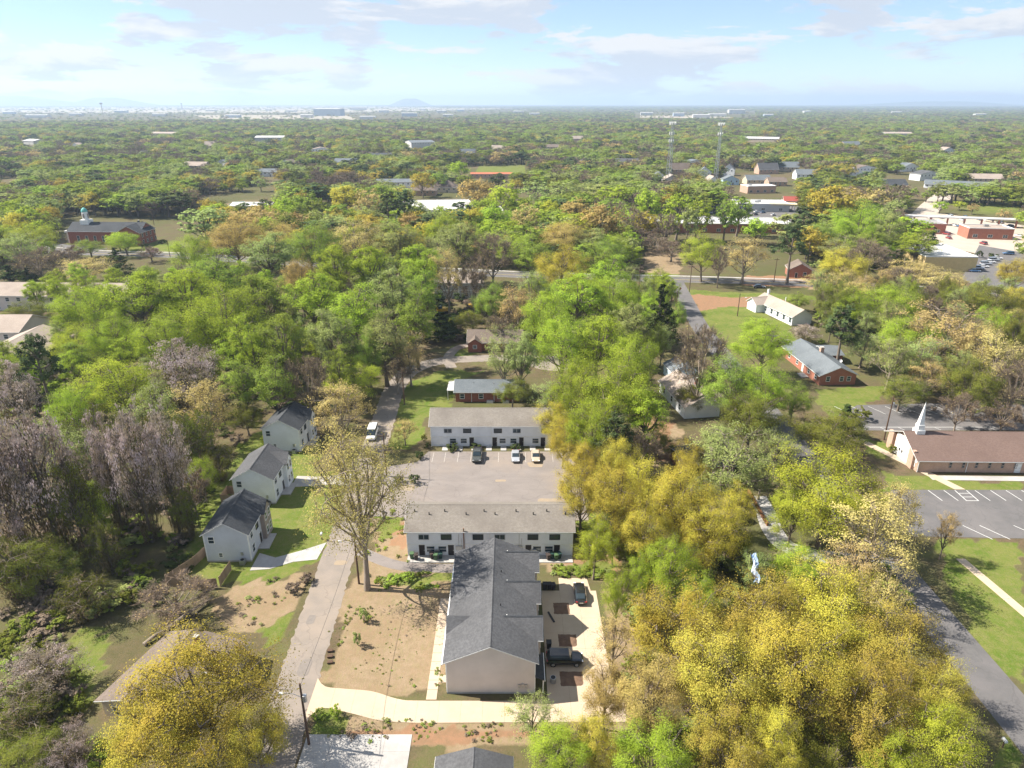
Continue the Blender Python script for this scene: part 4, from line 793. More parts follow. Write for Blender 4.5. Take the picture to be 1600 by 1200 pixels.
def make_tree(seed, H, Wd, form='broad', leaves=11000, leaf=.30, lobes=11, subs=5, tips=5, twig=True, density=1.0, base=None):
    """returns (trunk mesh data, crown mesh data); envelope built from lobes that each hang on a limb"""
    rr = np.random.default_rng(seed); segs = []; tipsP = []; tipW = []; tipC = []
    rx = Wd/2
    if form == 'broad': zc, rz, fork = H*.57, H*.43, (.2, .5)
    elif form == 'tall': zc, rz, fork = H*.62, H*.38, (.35, .75)
    elif form == 'pine': zc, rz, fork = H*.76, H*.24, (.55, .95)
    elif form == 'cone': zc, rz, fork = H*.50, H*.48, (.05, .9)
    elif form == 'drape': zc, rz, fork = H*.58, H*.42, (.3, .8)
    else: zc, rz, fork = H*.5, H*.5, (.02, .2)
    lean = rr.normal(0, .02*H, 2); top = np.array([lean[0], lean[1], H*(.80 if form in ('tall', 'broad', 'drape') else .97)])
    r0 = .018*H+.06; n = 8; tp = bez(np.zeros(3), top, np.append(rr.normal(0, .02*H, 2), 0), n, rr)
    if form != 'shrub':
        for i in range(n): segs.append((tp[i], tp[i+1], r0*(1-.85*i/n)*(1.25 if i == 0 else 1), r0*(1-.85*(i+1)/n)))
    for li in range(lobes):
        if form == 'cone':
            t = (li+.5)/lobes; h = H*(.08+.9*t); rad = rx*(1-t)**.8; an = li*2.4+rr.random(); lc = np.array([math.cos(an)*rad*.55, math.sin(an)*rad*.55, h]); lr = max(.5, rad*.62)
        elif form == 'pine':
            an = li*2.4+rr.random()*.8; h = H*(.52+.46*(li/lobes)); rad = rx*(1.05-.75*(li/lobes))*rr.uniform(.5, 1); lc = np.array([math.cos(an)*rad, math.sin(an)*rad, h]); lr = rx*rr.uniform(.26, .42)
        else:
            g = math.acos(1-1.62*(li+.5)/lobes) if form != 'tall' else math.acos(1-1.8*(li+.5)/lobes); an = li*2.399+rr.random()*.6; q = .68*rr.uniform(.75, 1.15)
            lc = np.array([math.sin(g)*math.cos(an)*rx*q, math.sin(g)*math.sin(an)*rx*q, zc+math.cos(g)*rz*q]); lr = rx*rr.uniform(.30, .50)
        lc[:2] += lean
        f = rr.uniform(*fork); f = min(f, max(.05, (lc[2]/H)-.12)) if form != 'pine' else lc[2]/H-.03
        j = min(int(f*n/(top[2]/H)), n-1); st_ = tp[max(0, min(j, n))]
        if form == 'shrub': st_ = np.array([0, 0, .05])
        lp = bez(st_, lc, np.array([0, 0, -.05*H if form in ('broad', 'tall') else 0])+rr.normal(0, .02*H, 3), 4, rr); lr0 = r0*.42
        for i in range(4): segs.append((lp[i], lp[i+1], lr0*(1-.17*i), lr0*(1-.17*(i+1))))
        for si in range(subs):
            d = rr.normal(0, 1, 3); d /= np.linalg.norm(d); d[2] = d[2]*.8+.15; sc = lc+d*lr*rr.uniform(.45, .75)*np.array([1, 1, .8])
            sp0 = lp[3] if si % 2 else lp[4]; sm = (sp0+sc)/2+rr.normal(0, .06*lr, 3)
            segs.append((sp0, sm, lr0*.38, lr0*.27)); segs.append((sm, sc, lr0*.27, lr0*.16))
            for ti in range(tips):
                e = rr.normal(0, 1, 3); e /= np.linalg.norm(e); e = e*.7+d*.6; tpnt = sc+e*lr*rr.uniform(.25, .62)
                if form == 'drape': tpnt[2] -= abs(rr.normal(0, .035*H))
                if twig: segs.append((sc, tpnt, lr0*.15, lr0*.05))
                tipsP.append(tpnt); tipW.append(lr); tipC.append(lc-np.array([0, 0, lr*.25]))
    T = np.array(tipsP); TW = np.array(tipW)
    tv, tq = tubes_np(segs, 6 if leaves > 4000 else 4)
    per = max(1, int(leaves/len(T))); idx = np.repeat(np.arange(len(T)), per); c = T[idx]
    keep = rr.random(len(idx)) < (.55+.45*rr.random(len(T)))[idx]*density; idx = idx[keep]; c = c[keep]
    N = len(idx); off = rr.normal(0, 1, (N, 3)); off *= (TW[idx]*.165)[:, None]*np.array([1, 1, .72]); cc = T.mean(0)
    if form == 'drape': off[:, 2] = -np.abs(rr.exponential(.06*H, N))*(rr.random(N) < .28)+off[:, 2]*.6; off[:, :2] *= .7
    c = c+off; c[:, 2] = np.maximum(c[:, 2], .15)
    if form == 'bare':
        pass
    out = c-cc; out /= np.linalg.norm(out, axis=1)[:, None]+1e-9; ol = c-np.array(tipC)[idx]; ol /= np.linalg.norm(ol, axis=1)[:, None]+1e-9
    nr = rr.normal(0, 1, (N, 3))*.42+ol*.75+out*.35+np.array([0, 0, .30]); up = rr.normal(0, 1, (N, 3))
    sz = leaf*rr.uniform(.5, 1.6, N); cv, cq = quads_np(c, nr, up, sz*.8, sz*1.15)
    if form == 'drape':
        nr[:, 2] *= .15; up = np.tile([0, 0, 1.], (N, 1))+rr.normal(0, .18, (N, 3)); cv, cq = quads_np(c, nr, up, sz*.75, sz*1.35)
    return (tv, tq), (cv, cq)
def make_vines(seed, H, Wd, t, cr, n=1300):
    rr = np.random.default_rng(seed+7); T = t[0][t[0][:, 2] > .45*H]; p = T[rr.choice(len(T), n)]; k = rr.random(n)
    shr = .35+.65*k; x = np.stack([p[:, 0]*shr, p[:, 1]*shr, p[:, 2]*k], 1)+rr.normal(0, .12, (n, 3)); L = rr.uniform(.8, 2.6, n)
    d = np.stack([p[:, 0]*.06, p[:, 1]*.06, np.ones(n)], 1)+rr.normal(0, .08, (n, 3)); x[:, 2] = np.maximum(x[:, 2], L*.5)
    return quads_np(x, rr.normal(0, 1, (n, 3)), d, rr.uniform(.05, .15, n), L)
def make_bare(seed, H, Wd, buds=2500, tw=9, bw=.035):
    """leafless or budding tree: same limbs, crown of fine upward twigs with some buds"""
    (tv, tq), _ = make_tree(seed, H, Wd, 'broad', 1000, .2, 12, 6, 4)
    rr = np.random.default_rng(seed+99); k = len(tq)//6 if True else 0
    ends = tv.reshape(-1, 3); zmask = ends[:, 2] > H*.42; pick = ends[zmask]; pick = pick[rr.choice(len(pick), min(len(pick), 900), False)]
    base = np.repeat(pick, tw, 0); N = len(base); cc = np.array([0, 0, H*.5]); d = (base-cc); d /= np.linalg.norm(d, axis=1)[:, None]; d = d*.8+rr.normal(0, .5, (N, 3))+np.array([0, 0, .45]); d /= np.linalg.norm(d, axis=1)[:, None]
    L = rr.uniform(.6, 1.7, N)*H/16; mid = base+d*(L/2)[:, None]
    nr = np.cross(d, rr.normal(0, 1, (N, 3))); v, q = quads_np(mid, nr, d, np.full(N, bw*2), L)
    e = base+d*(L*rr.uniform(.3, 1, N))[:, None]; s_ = rr.choice(N, min(N, buds), False)
    v2, q2 = quads_np(e[s_]+rr.normal(0, .12, (len(s_), 3)), rr.normal(0, 1, (len(s_), 3))+np.array([0, 0, .6]), rr.normal(0, 1, (len(s_), 3)), rr.uniform(.1, .26, len(s_)), rr.uniform(.14, .34, len(s_)))
    return (tv, tq), (v, q), (v2, q2)
def mesh_np(name, parts, mats):
    """parts: list of (verts, quads, material slot)"""
    V, Q, M, o = [], [], [], 0
    for v, q, mi in parts: V.append(v); Q.append(q+o); M.append(np.full(len(q), mi, np.int32)); o += len(v)
    me = bpy.data.meshes.new(name); np_mesh(me, np.concatenate(V), np.concatenate(Q))
    for mm in mats: me.materials.append(mm)
    me.polygons.foreach_set('material_index', np.concatenate(M)); return me
HI, LO = {}, {}          # form -> list of (trunk mesh, crown mesh, height, width)
def reg(store, key, H, Wd, t, cr, bark=BARK, extra=None):
    tm = mesh_np('trunk', [(t[0], t[1], 0)], [bark])
    if extra is None: cm = mesh_np('crown', [(cr[0], cr[1], 0)], [LM['lime']])
    else: cm = mesh_np('crown', [(cr[0], cr[1], 0), (extra[0], extra[1], 1)], [LM['bare'], LM['tan']])
    z = np.concatenate([t[0], cr[0]]); h = float(np.percentile(cr[0][:, 2], 99.5)); w = float(np.percentile(np.hypot(cr[0][:, 0], cr[0][:, 1]), 96)*2)
    store.setdefault(key, []).append((tm, cm, h, w))
for sd in (11, 12, 13): reg(HI, 'broad', 16, 14, *make_tree(sd, 16, 14, 'broad', 56000, .118, 16, 6, 10))
for sd in (21, 22, 23): reg(HI, 'tall', 20, 10, *make_tree(sd, 20, 10, 'tall', 22000, .165, 15, 6, 8))
for sd in (31, 32): reg(HI, 'thin', 15, 11, *make_tree(sd, 15, 11, 'broad', 11500, .16, 14, 6, 6), bark=BARKP)
for sd in (41, 42): reg(HI, 'pine', 19, 8, *make_tree(sd, 19, 8, 'pine', 9000, .27, 17, 5, 5))
for sd in (51, 52): reg(HI, 'cone', 13, 7, *make_tree(sd, 13, 7, 'cone', 9000, .27, 18, 4, 5))
reg(HI, 'street', 26, 19, *make_tree(301, 26, 19, 'broad', 30000, .16, 17, 7, 8), bark=BARKP)
VINE = leafmat('vine', (0.20, 0.145, 0.085), (0.13, 0.115, 0.05), 0.01, 0.1)
for sd in (61, 62):
    t, cr = make_tree(sd, 16, 11, 'drape', 12000, .165, 12, 6, 7); reg(HI, 'drape', 16, 11, t, cr, BARK, make_vines(sd, 16, 11, t, cr))
    HI['drape'][-1][1].materials[1] = VINE; HI['drape'][-1][1].materials[0] = LM['lilac']
for sd in (71, 72):
    t, c1, c2 = make_bare(sd, 16, 12, 700, 7, .028); reg(HI, 'bare', 16, 12, t, c1, BARKP, c2)
for sd in (81, 82):
    t, c1, c2 = make_bare(sd, 18, 14, 12000, 7, .02); reg(HI, 'bud', 18, 14, t, c1, BARKP, c2)
for sd in (91, 92): reg(HI, 'shrub', 2.2, 2.6, *make_tree(sd, 2.2, 2.6, 'shrub', 1500, .17, 8, 4, 4))
for sd in (111, 112): reg(LO, 'broad', 16, 13, *make_tree(sd, 16, 13, 'broad', 3600, .50, 16, 5, 5))
for sd in (121, 122): reg(LO, 'tall', 19, 10, *make_tree(sd, 19, 10, 'tall', 3200, .48, 15, 5, 5))
for sd in (141,): reg(LO, 'pine', 19, 8, *make_tree(sd, 19, 8, 'pine', 1600, .6, 15, 4, 4))
for sd in (131,): reg(LO, 'thin', 15, 11, *make_tree(sd, 15, 11, 'broad', 1700, .48, 13, 5, 4), bark=BARKP)
for sd in (171,):
    t, c1, c2 = make_bare(sd, 16, 12, 500, 2, .08); reg(LO, 'bare', 16, 12, t, c1, BARKP, c2)

KIND = {  # kind -> (form, leaf colour, words for the label, category)
 'gold': ('broad', 'gold', 'golden olive oak'), 'amber': ('broad', 'amber', 'amber round-headed oak'), 'ochre': ('broad', 'ochre', 'ochre brown oak'), 'yellow': ('broad', 'yellow', 'yellow-green broad tree'),
 'lime': ('broad', 'lime', 'lime green leafy tree'), 'tlime': ('tall', 'lime', 'tall lime green tree'), 'green': ('broad', 'green', 'mid green leafy tree'), 'tgreen': ('tall', 'green', 'tall mid green tree'),
 'pale': ('thin', 'pale', 'pale thin-leaved tree'), 'tpale': ('tall', 'pale', 'tall pale green tree'), 'tan': ('thin', 'tan', 'tan budding tree'), 'ttan': ('thin', 'tan', 'tan thin-leaved tree'),
 'bare': ('bare', None, 'bare brown tree'), 'pine': ('pine', 'pine', 'dark green pine'), 'dark': ('cone', 'dark', 'dark dense evergreen'), 'olive': ('broad', 'olive', 'olive dark evergreen'),
 'lilac': ('drape', 'lilac', 'lilac blossom-draped tree'), 'pink': ('thin', 'pink', 'small pink blossom tree'), 'ivy': ('drape', 'olive', 'vine-draped green tree'), 'street': ('street', 'bud', 'tall open street tree'), 'sapling': ('thin', 'lime', 'young lime sapling')}
# (u, v) = where the middle of the crown shows in the photo, w = crown width there in its pixels, H = height in metres
TREES = [
 # lower left and along the street
 (325,1075,255,'gold',14), (250,1150,170,'gold',11), (400,1150,110,'gold',11),
 (560,735,185,'street',21), (532,640,95,'tan',13), (556,596,95,'yellow',11), (632,672,42,'ttan',6), (275,935,120,'bare',5), (60,1050,130,'lilac',6), (30,1120,120,'ivy',5), (110,1175,90,'lilac',5), (20,1190,130,'olive',5),
 # draped wood on the left
 (60,745,140,'lilac',22), (5,760,120,'lilac',21), (118,790,80,'ivy',15), (168,735,60,'lilac',19), (212,735,88,'lilac',21), (258,728,74,'lilac',20), (285,585,110,'lilac',15), (290,800,50,'ivy',10), (165,850,60,'ivy',10), (115,640,80,'lime',13), (150,790,60,'lime',11), (95,690,60,'pale',12), (315,745,45,'lime',9), (20,625,80,'lilac',15),
 (195,600,150,'yellow',14), (60,560,75,'pine',18), (150,690,100,'ivy',14), (300,690,80,'ivy',12), (320,640,100,'ttan',14), (340,720,60,'ivy',8), (20,890,120,'ivy',10), (130,930,100,'ivy',7), (300,765,60,'bare',9), (70,880,110,'olive',9), (375,600,80,'tgreen',14), (385,650,60,'olive',8), (240,640,80,'pale',13), (125,715,90,'pale',13),
 # lime wood behind the three houses
 (50,487,78,'olive',9), (135,490,110,'lime',16), (215,470,120,'tlime',19), (290,465,110,'tlime',20), (345,500,135,'lime',20), (255,530,110,'lime',17), (410,470,100,'tgreen',20), (440,540,90,'tgreen',19), (490,470,100,'tlime',20), (520,530,90,'tpale',18), (560,490,95,'tlime',20), (610,470,90,'tpale',20), (600,530,90,'tpale',17),
 (650,500,80,'tgreen',19), (640,555,60,'ttan',12), (480,600,70,'bare',14), (430,600,80,'tgreen',15), (530,580,60,'tgreen',14), (175,530,90,'lime',15), (110,540,80,'yellow',12), (390,540,80,'tlime',18), (575,550,70,'green',14), (660,460,70,'tgreen',18), (620,580,50,'bare',10),
 (340,430,100,'tgreen',20), (420,400,100,'tpale',20), (480,385,100,'green',20), (555,378,85,'ttan',19), (470,440,60,'amber',18), (620,380,90,'tpale',20), (660,420,80,'tlime',20), (715,385,95,'tpale',21), (700,430,60,'tan',20), (770,400,70,'bare',18), (370,375,95,'amber',19), (440,378,80,'amber',18), (320,350,90,'tpale',18), (300,400,70,'lime',17), (520,420,80,'tlime',20), (580,420,80,'tlime',20),
 (740,440,55,'bare',17), (765,470,60,'green',13), (810,480,70,'ttan',14), (690,510,60,'dark',9), (740,500,60,'olive',7), (780,510,50,'bare',9), (790,555,75,'pale',15), (815,560,60,'tpale',15), (800,610,60,'olive',8), (690,360,70,'lime',17),
 # left side beyond the road
 (30,390,95,'pale',14), (60,410,70,'bare',12), (185,375,38,'lime',9), (182,408,48,'dark',11), (135,420,90,'ttan',11), (140,385,55,'green',9), (110,400,50,'bare',11), (235,395,40,'bare',7), (195,378,50,'lime',11), (237,392,22,'pink',4), (15,430,60,'dark',8), (45,435,40,'dark',8),
 # lime mass right of the rows
 (850,500,80,'lime',15), (900,470,95,'tlime',18), (960,470,95,'lime',17), (1030,500,62,'dark',17), (985,510,75,'tpale',16), (880,540,100,'lime',17), (935,540,100,'tlime',18), (990,570,90,'lime',16), (960,620,140,'lime',18), (900,610,90,'lime',16), (1010,650,80,'tlime',14), (860,620,60,'pale',11), (925,670,90,'lime',13), (870,660,70,'gold',11), (1000,700,70,'bare',10),
 (875,420,90,'gold',18), (830,455,60,'pale',15), (930,410,80,'tgreen',17), (955,430,70,'tlime',17), (885,370,80,'amber',17), (940,350,70,'amber',19), (900,450,60,'yellow',15), (830,400,75,'tgreen',18),
 (915,720,80,'gold',11), (880,690,60,'gold',10), (910,770,85,'gold',12), (960,790,100,'gold',13), (1015,770,95,'gold',13), (1070,790,110,'gold',14), (1020,830,90,'gold',12), (930,850,70,'yellow',11), (1110,830,100,'gold',12), (1150,790,60,'gold',10), (960,840,70,'olive',9), (1090,850,80,'gold',11), (1150,850,70,'olive',8),
 (1095,565,85,'bare',19), (1150,600,110,'green',15), (1195,540,95,'lime',13), (1175,650,100,'olive',13), (1145,720,125,'pale',13), (1120,690,60,'pale',10), (1290,670,120,'olive',10), (1320,660,60,'dark',8), (1195,610,90,'lime',14), (1080,620,50,'olive',7), (1215,700,70,'pale',10), (1240,625,60,'green',10), (1030,690,60,'olive',6), (1110,760,70,'pale',8), (1190,745,60,'pale',8),
 # lower right oaks
 (1295,770,180,'yellow',15), (1365,835,145,'ttan',14), (1400,800,70,'ttan',12), (1240,800,80,'yellow',11), (1060,980,190,'gold',15), (1175,965,190,'ochre',16), (1295,960,190,'gold',16), (1395,1020,180,'ochre',15), (1120,1070,200,'ochre',16), (1250,1060,210,'gold',17), (1350,1110,180,'ochre',15), (1010,1080,150,'amber',13), (1455,1090,130,'ochre',13), (1460,1165,160,'yellow',13), (1020,1180,160,'lime',10),
 (830,1115,85,'pale',6.5), (880,1175,110,'lime',8), (965,925,70,'lime',11), (1045,890,105,'lime',12), (1000,900,60,'lime',9), (1250,890,100,'lime',9), (1180,890,70,'pale',8), (1140,1170,150,'ochre',13), (945,1080,100,'amber',10), (960,1000,80,'ttan',9), (930,1150,110,'gold',9), (1290,1180,150,'olive',8), (1390,930,90,'ttan',11), (1330,890,110,'ttan',12), (1480,830,40,'ttan',9), (1210,1160,120,'gold',14), (1400,1190,120,'yellow',11), (1090,940,80,'lime',11),
 # right middle
 (1100,395,72,'yellow',17), (1165,400,72,'ttan',16), (1125,410,30,'bare',14), (955,395,60,'green',13), (1050,390,50,'bare',9), (1030,380,60,'bare',8), (1240,375,60,'pine',20), (1255,340,55,'pine',18), (1300,320,80,'gold',22), (1340,350,85,'lime',21), (1385,360,60,'tpale',19), (1320,415,80,'gold',14), (1290,440,70,'ttan',9), (1360,400,70,'bare',14), (1400,410,60,'dark',10), (1310,470,70,'olive',15), (1320,505,60,'pine',15), (1385,475,95,'lime',13), (1340,480,70,'lime',13),
 (1430,425,90,'ttan',11), (1470,440,80,'ttan',10), (1400,435,60,'bare',11), (1480,520,140,'ttan',16), (1420,530,100,'lime',13), (1395,560,80,'pale',13), (1545,475,80,'olive',12), (1450,590,70,'ttan',11), (1520,600,90,'olive',13), (1560,560,90,'ttan',15), (1590,600,70,'bare',14), (1590,520,60,'olive',14), (1585,425,60,'gold',13), (1500,640,60,'bare',9), (1410,610,70,'olive',9), (1570,650,60,'bare',8), (1350,540,60,'pale',11), (1440,560,80,'pale',13), (1530,540,70,'ttan',14),
 (1245,470,40,'green',7), (1260,520,50,'lilac',6), (1190,515,60,'lime',8), (1455,380,30,'dark',12), (1500,320,22,'yellow',6), (1470,322,24,'lime',8), (1570,335,24,'ttan',8), (1520,325,20,'ttan',7), (1415,320,24,'lime',7), (1590,470,50,'gold',11),
 (1010,320,60,'tlime',20), (1060,330,60,'tlime',20), (1090,335,55,'tlime',19), (1135,335,55,'tgreen',19), (1040,355,40,'bare',15), (990,345,50,'bare',17), (1155,330,50,'tgreen',18), (1075,345,40,'tpale',18), (960,310,70,'tlime',18), (1000,370,50,'bare',10),
 (630,315,35,'pine',20), (605,320,45,'pine',19), (480,320,60,'green',16), (445,325,60,'lime',15), (745,300,60,'amber',18), (790,310,65,'yellow',21), (770,340,60,'lime',17), (820,340,50,'ttan',15), (840,300,60,'pale',15), (880,300,60,'pale',15), (900,330,60,'amber',16), (660,285,40,'gold',16), (715,265,35,'lime',16), (685,280,35,'green',14), (575,315,50,'ttan',16), (540,310,50,'gold',17)]
tree_rows = []            # (x, y, kind, height, width)
for (u, v, w, k, H) in TREES:
    form = KIND[k][0]; zc = H*{'street': .6, 'broad': .60, 'bud': .62, 'bare': .62, 'tall': .64, 'thin': .6, 'pine': .74, 'cone': .48, 'drape': .55}[form]
    if (u, v) == (560, 735): x, y = G(574, 921); H, zc = 27.0, 16.0
    else:
        if H >= 12 and not (u > 900 and v > 880): H *= 1.18; zc *= 1.18
        if u > 900 and v > 860: w *= .86
        if form == 'tall': w *= .86
        x, y = G(u, v, zc)
    tree_rows.append((x, y, k, H, w/ppm(x, y, zc), True))
CLEAR = []
def clear_at(u, v, w=26, up=3, down=17): CLEAR.append(px((u-w, v-up), (u+w, v-up), (u+w*.8, v+down), (u-w*.8, v+down)))
for i_, (u, v, w) in enumerate(HOUSE_UV): clear_at(u, v, w*(.6+.4*((i_*37) % 10)/10), 3, (17 if v > 262 else 5+(i_*29) % 9))
# open ground where no wood grows: roads, lots, yards, houses
OPEN = [LOT, px((440,1200),(520,1200),(640,600),(590,590),(470,900)), px((690,880),(970,880),(990,1200),(440,1200),(500,1060)), px((280,905),(420,655),(520,655),(540,780),(500,900),(350,960)), px((600,700),(640,580),(880,560),(890,800),(640,900)),
        px((1380,1200),(1600,1200),(1600,740),(1360,690),(1400,850),(1440,950)), px((1330,640),(1600,650),(1600,860),(1400,860)), px((1035,440),(1105,445),(1260,470),(1270,560),(1150,575),(1060,500)), px((1210,540),(1390,540),(1390,650),(1270,650)),
        px((690,425),(1320,430),(1320,470),(690,470)), px((90,335),(330,345),(330,420),(100,415)), px((0,440),(210,440),(190,470),(0,470)), px((0,500),(110,505),(100,600),(0,600)), px((630,295),(860,300),(850,350),(630,350)), px((990,335),(1260,335),(1260,380),(990,375)), px((1130,260),(1250,285),(1260,345),(1130,345)),
        px((1400,315),(1600,325),(1600,420),(1400,385)), px((1430,380),(1600,395),(1600,450),(1430,440)), px((1000,380),(1200,385),(1290,440),(1000,440)), px((300,305),(440,300),(440,345),(300,345)), px((690,262),(830,258),(830,290),(690,292)), px((1370,270),(1450,280),(1450,310),(1370,310)), px((1005,580),(1100,580),(1100,760),(1005,760)), px((1160,765),(1310,765),(1310,880),(1160,880))]
def is_open(x, y):
    x, y = np.atleast_1d(np.asarray(x, float)), np.atleast_1d(np.asarray(y, float)); o = np.zeros(x.shape, bool)
    for p in OPEN+CLEAR: o |= inpoly(x, y, p)
    cc = np.array(cross_c)
    o |= (np.abs(y-np.interp(x, cc[:, 0], cc[:, 1])) < 9) & (x > -420) & (x < 290)
    return o
# fill: jittered grid over everything the wide view shows, with clearings
def wood(y0, y1, step, seed, wide=0.86, clear=.0):
    r = np.random.default_rng(seed); ys = np.arange(y0, y1, step); P_ = []
    for y in ys:
        hw = y*wide+30; xs = np.arange(-hw, hw, step); P_.append(np.stack([xs+r.uniform(-.42, .42, len(xs))*step, np.full(len(xs), y)+r.uniform(-.42, .42, len(xs))*step], 1))
    P_ = np.concatenate(P_); ok = ~is_open(P_[:, 0], P_[:, 1])
    cl = vnoise(P_[:, 0], P_[:, 1], 160, 21)*.6+vnoise(P_[:, 0], P_[:, 1], 60, 22)*.4
    ok &= cl > clear; return P_[ok], r
def pick_kinds(P_, r):
    """woods change their mix from patch to patch"""
    a = vnoise(P_[:, 0], P_[:, 1], 150, 31); b = vnoise(P_[:, 0], P_[:, 1], 45, 32); q = .55*a+.30*b+.15*r.random(len(P_)); s_ = r.random(len(P_)); ks = np.empty(len(P_), object)
    TAB = ((.30, ('bare', 'bare', 'ttan', 'pine', 'pale')), (.40, ('tpale', 'pine', 'green', 'bare', 'tgreen')), (.50, ('tlime', 'green', 'lime', 'tgreen', 'olive')), (.58, ('lime', 'tlime', 'tpale', 'yellow', 'green')), (.67, ('tgreen', 'pale', 'gold', 'green', 'pine')), (2, ('gold', 'ttan', 'amber', 'olive', 'lime')))
    TAB2 = ((.32, ('bare', 'ttan', 'bare', 'pine', 'olive')), (.43, ('tpale', 'pine', 'olive', 'bare', 'tgreen')), (.52, ('tgreen', 'green', 'tpale', 'olive', 'bare')), (.60, ('tgreen', 'pale', 'green', 'ochre', 'tpale')), (.68, ('tgreen', 'tpale', 'bare', 'olive', 'pine')), (2, ('ochre', 'bare', 'olive', 'pine', 'tpale')))
    for i in range(len(P_)):
        for lim, names in (TAB if P_[i, 1] < 420 else TAB2):
            if q[i] < lim: ks[i] = names[int(s_[i]*5)]; break
    return ks
taken = np.array([(t[0], t[1], t[4]) for t in tree_rows])
near_fill = [px((60,470),(690,440),(660,560),(560,575),(480,640),(400,670),(300,720),(60,700)), px((0,600),(300,600),(330,720),(300,850),(0,900)), px((830,430),(1060,445),(1050,560),(1010,680),(840,600)), px((1270,470),(1600,480),(1600,640),(1420,620),(1270,560)), px((880,690),(1200,720),(1180,830),(900,840))]
P_, r = wood(60, 300, 8.0, 5); inz = np.zeros(len(P_), bool)
for p in near_fill: inz |= inpoly(P_[:, 0], P_[:, 1], p)
P_ = P_[inz & ((P_[:, 0] > -60) | (P_[:, 1] > 150) | (r.random(len(P_)) < .16))]; d = np.hypot(P_[:, None, 0]-taken[None, :, 0], P_[:, None, 1]-taken[None, :, 1]); P_ = P_[(d > taken[None, :, 2]*.30+2.0).all(1)]; ks = pick_kinds(P_, r)
for (x, y), k in zip(P_, ks):
    if x < -45: k = random.choice(['tlime', 'tgreen', 'tpale', 'tlime', 'bare'] if y > 150 else ['ivy', 'pale', 'olive', 'bare'])
    elif y < 110 and x > 0: k = random.choice(['gold', 'gold', 'olive'])
    elif x > 70: k = random.choice(['ttan', 'olive', 'pale', 'bare', 'lime'])
    elif x > 0 and y > 130: k = random.choice(['lime', 'tlime', 'pale', 'green'])
    H = {'pine': 15, 'bare': 11}.get(k, 13)*random.uniform(.75, 1.1); tree_rows.append((x, y, k, H, H*random.uniform(.5, .65), False))
n_manual = len(tree_rows)
P1, r1 = wood(300, 900, 10.0, 6, clear=.27); P2, r2 = wood(900, 2300, 13.5, 8, clear=.22); P3, r3 = wood(2300, 5200, 27.0, 9, clear=.25); P4, r4 = wood(5200, 15000, 75.0, 10, clear=.12)
FAROPEN = [px((-60,161),(560,161),(800,164.5),(830,174),(700,186),(560,190),(470,188),(-60,192)), px((990,176),(1180,174),(1180,186),(990,188))]
for_open = lambda Q: ~np.any([inpoly(Q[:, 0], Q[:, 1], p) for p in FAROPEN], 0)
P3 = P3[for_open(P3) | (r3.random(len(P3)) < .08)]; P2 = P2[for_open(P2) | (r2.random(len(P2)) < .06)]; P4 = P4[for_open(P4) | (r4.random(len(P4)) < .25)]
d = np.hypot(P1[:, None, 0]-taken[None, :, 0], P1[:, None, 1]-taken[None, :, 1]); P1 = P1[(d > taken[None, :, 2]*.35+2.5).all(1)]
far_pts = []
for P_, r, sc in ((P1, r1, 1.0), (P2, r2, 1.0), (P3, r3, 1.35), (P4, r4, 2.3)):
    ks = pick_kinds(P_, r)
    for (x, y), k in zip(P_, ks): far_pts.append((x, y, k, r.uniform(8.5, 17)*(1 if sc < 1.2 else .72)*(.85 if y > 500 else 1), sc))
# the 300 that show largest are individuals, the rest read as one mass of wood
N_IND = 298
cand = [(x, y, k, H, Wd, 1 if man else 0) for (x, y, k, H, Wd, man) in tree_rows]
fill = [(x, y, k, H, H*random.uniform(.75, 1.3)*sc*(1.35 if y > 430 else 1.1), 0) for (x, y, k, H, sc) in far_pts]
allc = cand+fill
def shows(t): return t[4]*ppm(t[0], t[1], t[3]*.6)*(1.35 if t[5] else 1)*(1 if abs(t[0]) < .76*t[1]+22 else .02)*(.02 if t[1] < 45 else 1)
allc.sort(key=shows, reverse=True); tree_rows = allc[:N_IND]; rest = allc[N_IND:]
print('trees', len(tree_rows), 'rest', len(rest))
def region(x, y):
    if y < 62 and x > 0 or (x > 8 and x < 57 and y < 100): return 'in the golden oak wood beside the court'
    if x < -60 and y < 150: return 'in the draped wood left of the gabled houses'
    if x < -31 and y < 85: return 'beside the brown roofed house at lower left'
    if -60 <= x < -31 and y < 150: return 'around the three gabled houses'
    if -31 <= x < 8 and y < 150: return 'by the street and the white rows'
    if x < -20 and y < 275: return 'behind the three gabled houses'
    if -20 <= x < 10 and y < 275: return 'around the cul-de-sac'
    if 8 <= x < 57 and y < 150: return 'between the car park and the right road'
    if 10 <= x < 57 and y < 275: return 'in the green wood left of the right road'
    if x >= 57 and y < 150: return 'around the brown roofed church'
    if x >= 57 and y < 275: return 'in the wood above the brown roofed church'
    if x < -150: return 'near the cupola church on the left'
    if x < -20: return 'beyond the cross street behind the lime wood'
    if x < 60: return 'beyond the cross street at the centre'
    return 'beyond the cross street on the right'
groups = {}
for t in tree_rows: groups.setdefault((KIND[t[2]][2], region(t[0], t[1])), []).append(t)
cnt = {}
for (kd, rg), L in groups.items():
    L.sort(key=lambda t: t[0]/t[1])
    for i, (x, y, k, H, Wd, _) in enumerate(L):
        form, lc, _w = KIND[k]; store = HI if (y < 330 or form not in LO) else LO; store = store if form in store else HI
        var = store[form]; tm, cm, h0, w0 = var[(i+len(kd)) % len(var)]
        lab = kd+' '+rg if len(L) == 1 else '%s from left, %s %s' % (ordn(i), kd, rg)
        o = root('tree', lab, 'tree', (x, y, 0), random.uniform(0, 6.28), 'trees '+rg); o.scale = (Wd/w0, Wd/w0, H/h0)
        place('trunk', tm, o); c = place('crown', cm, o)
        if lc:
            c.material_slots[0].link = 'OBJECT'; c.material_slots[0].material = LM[lc]
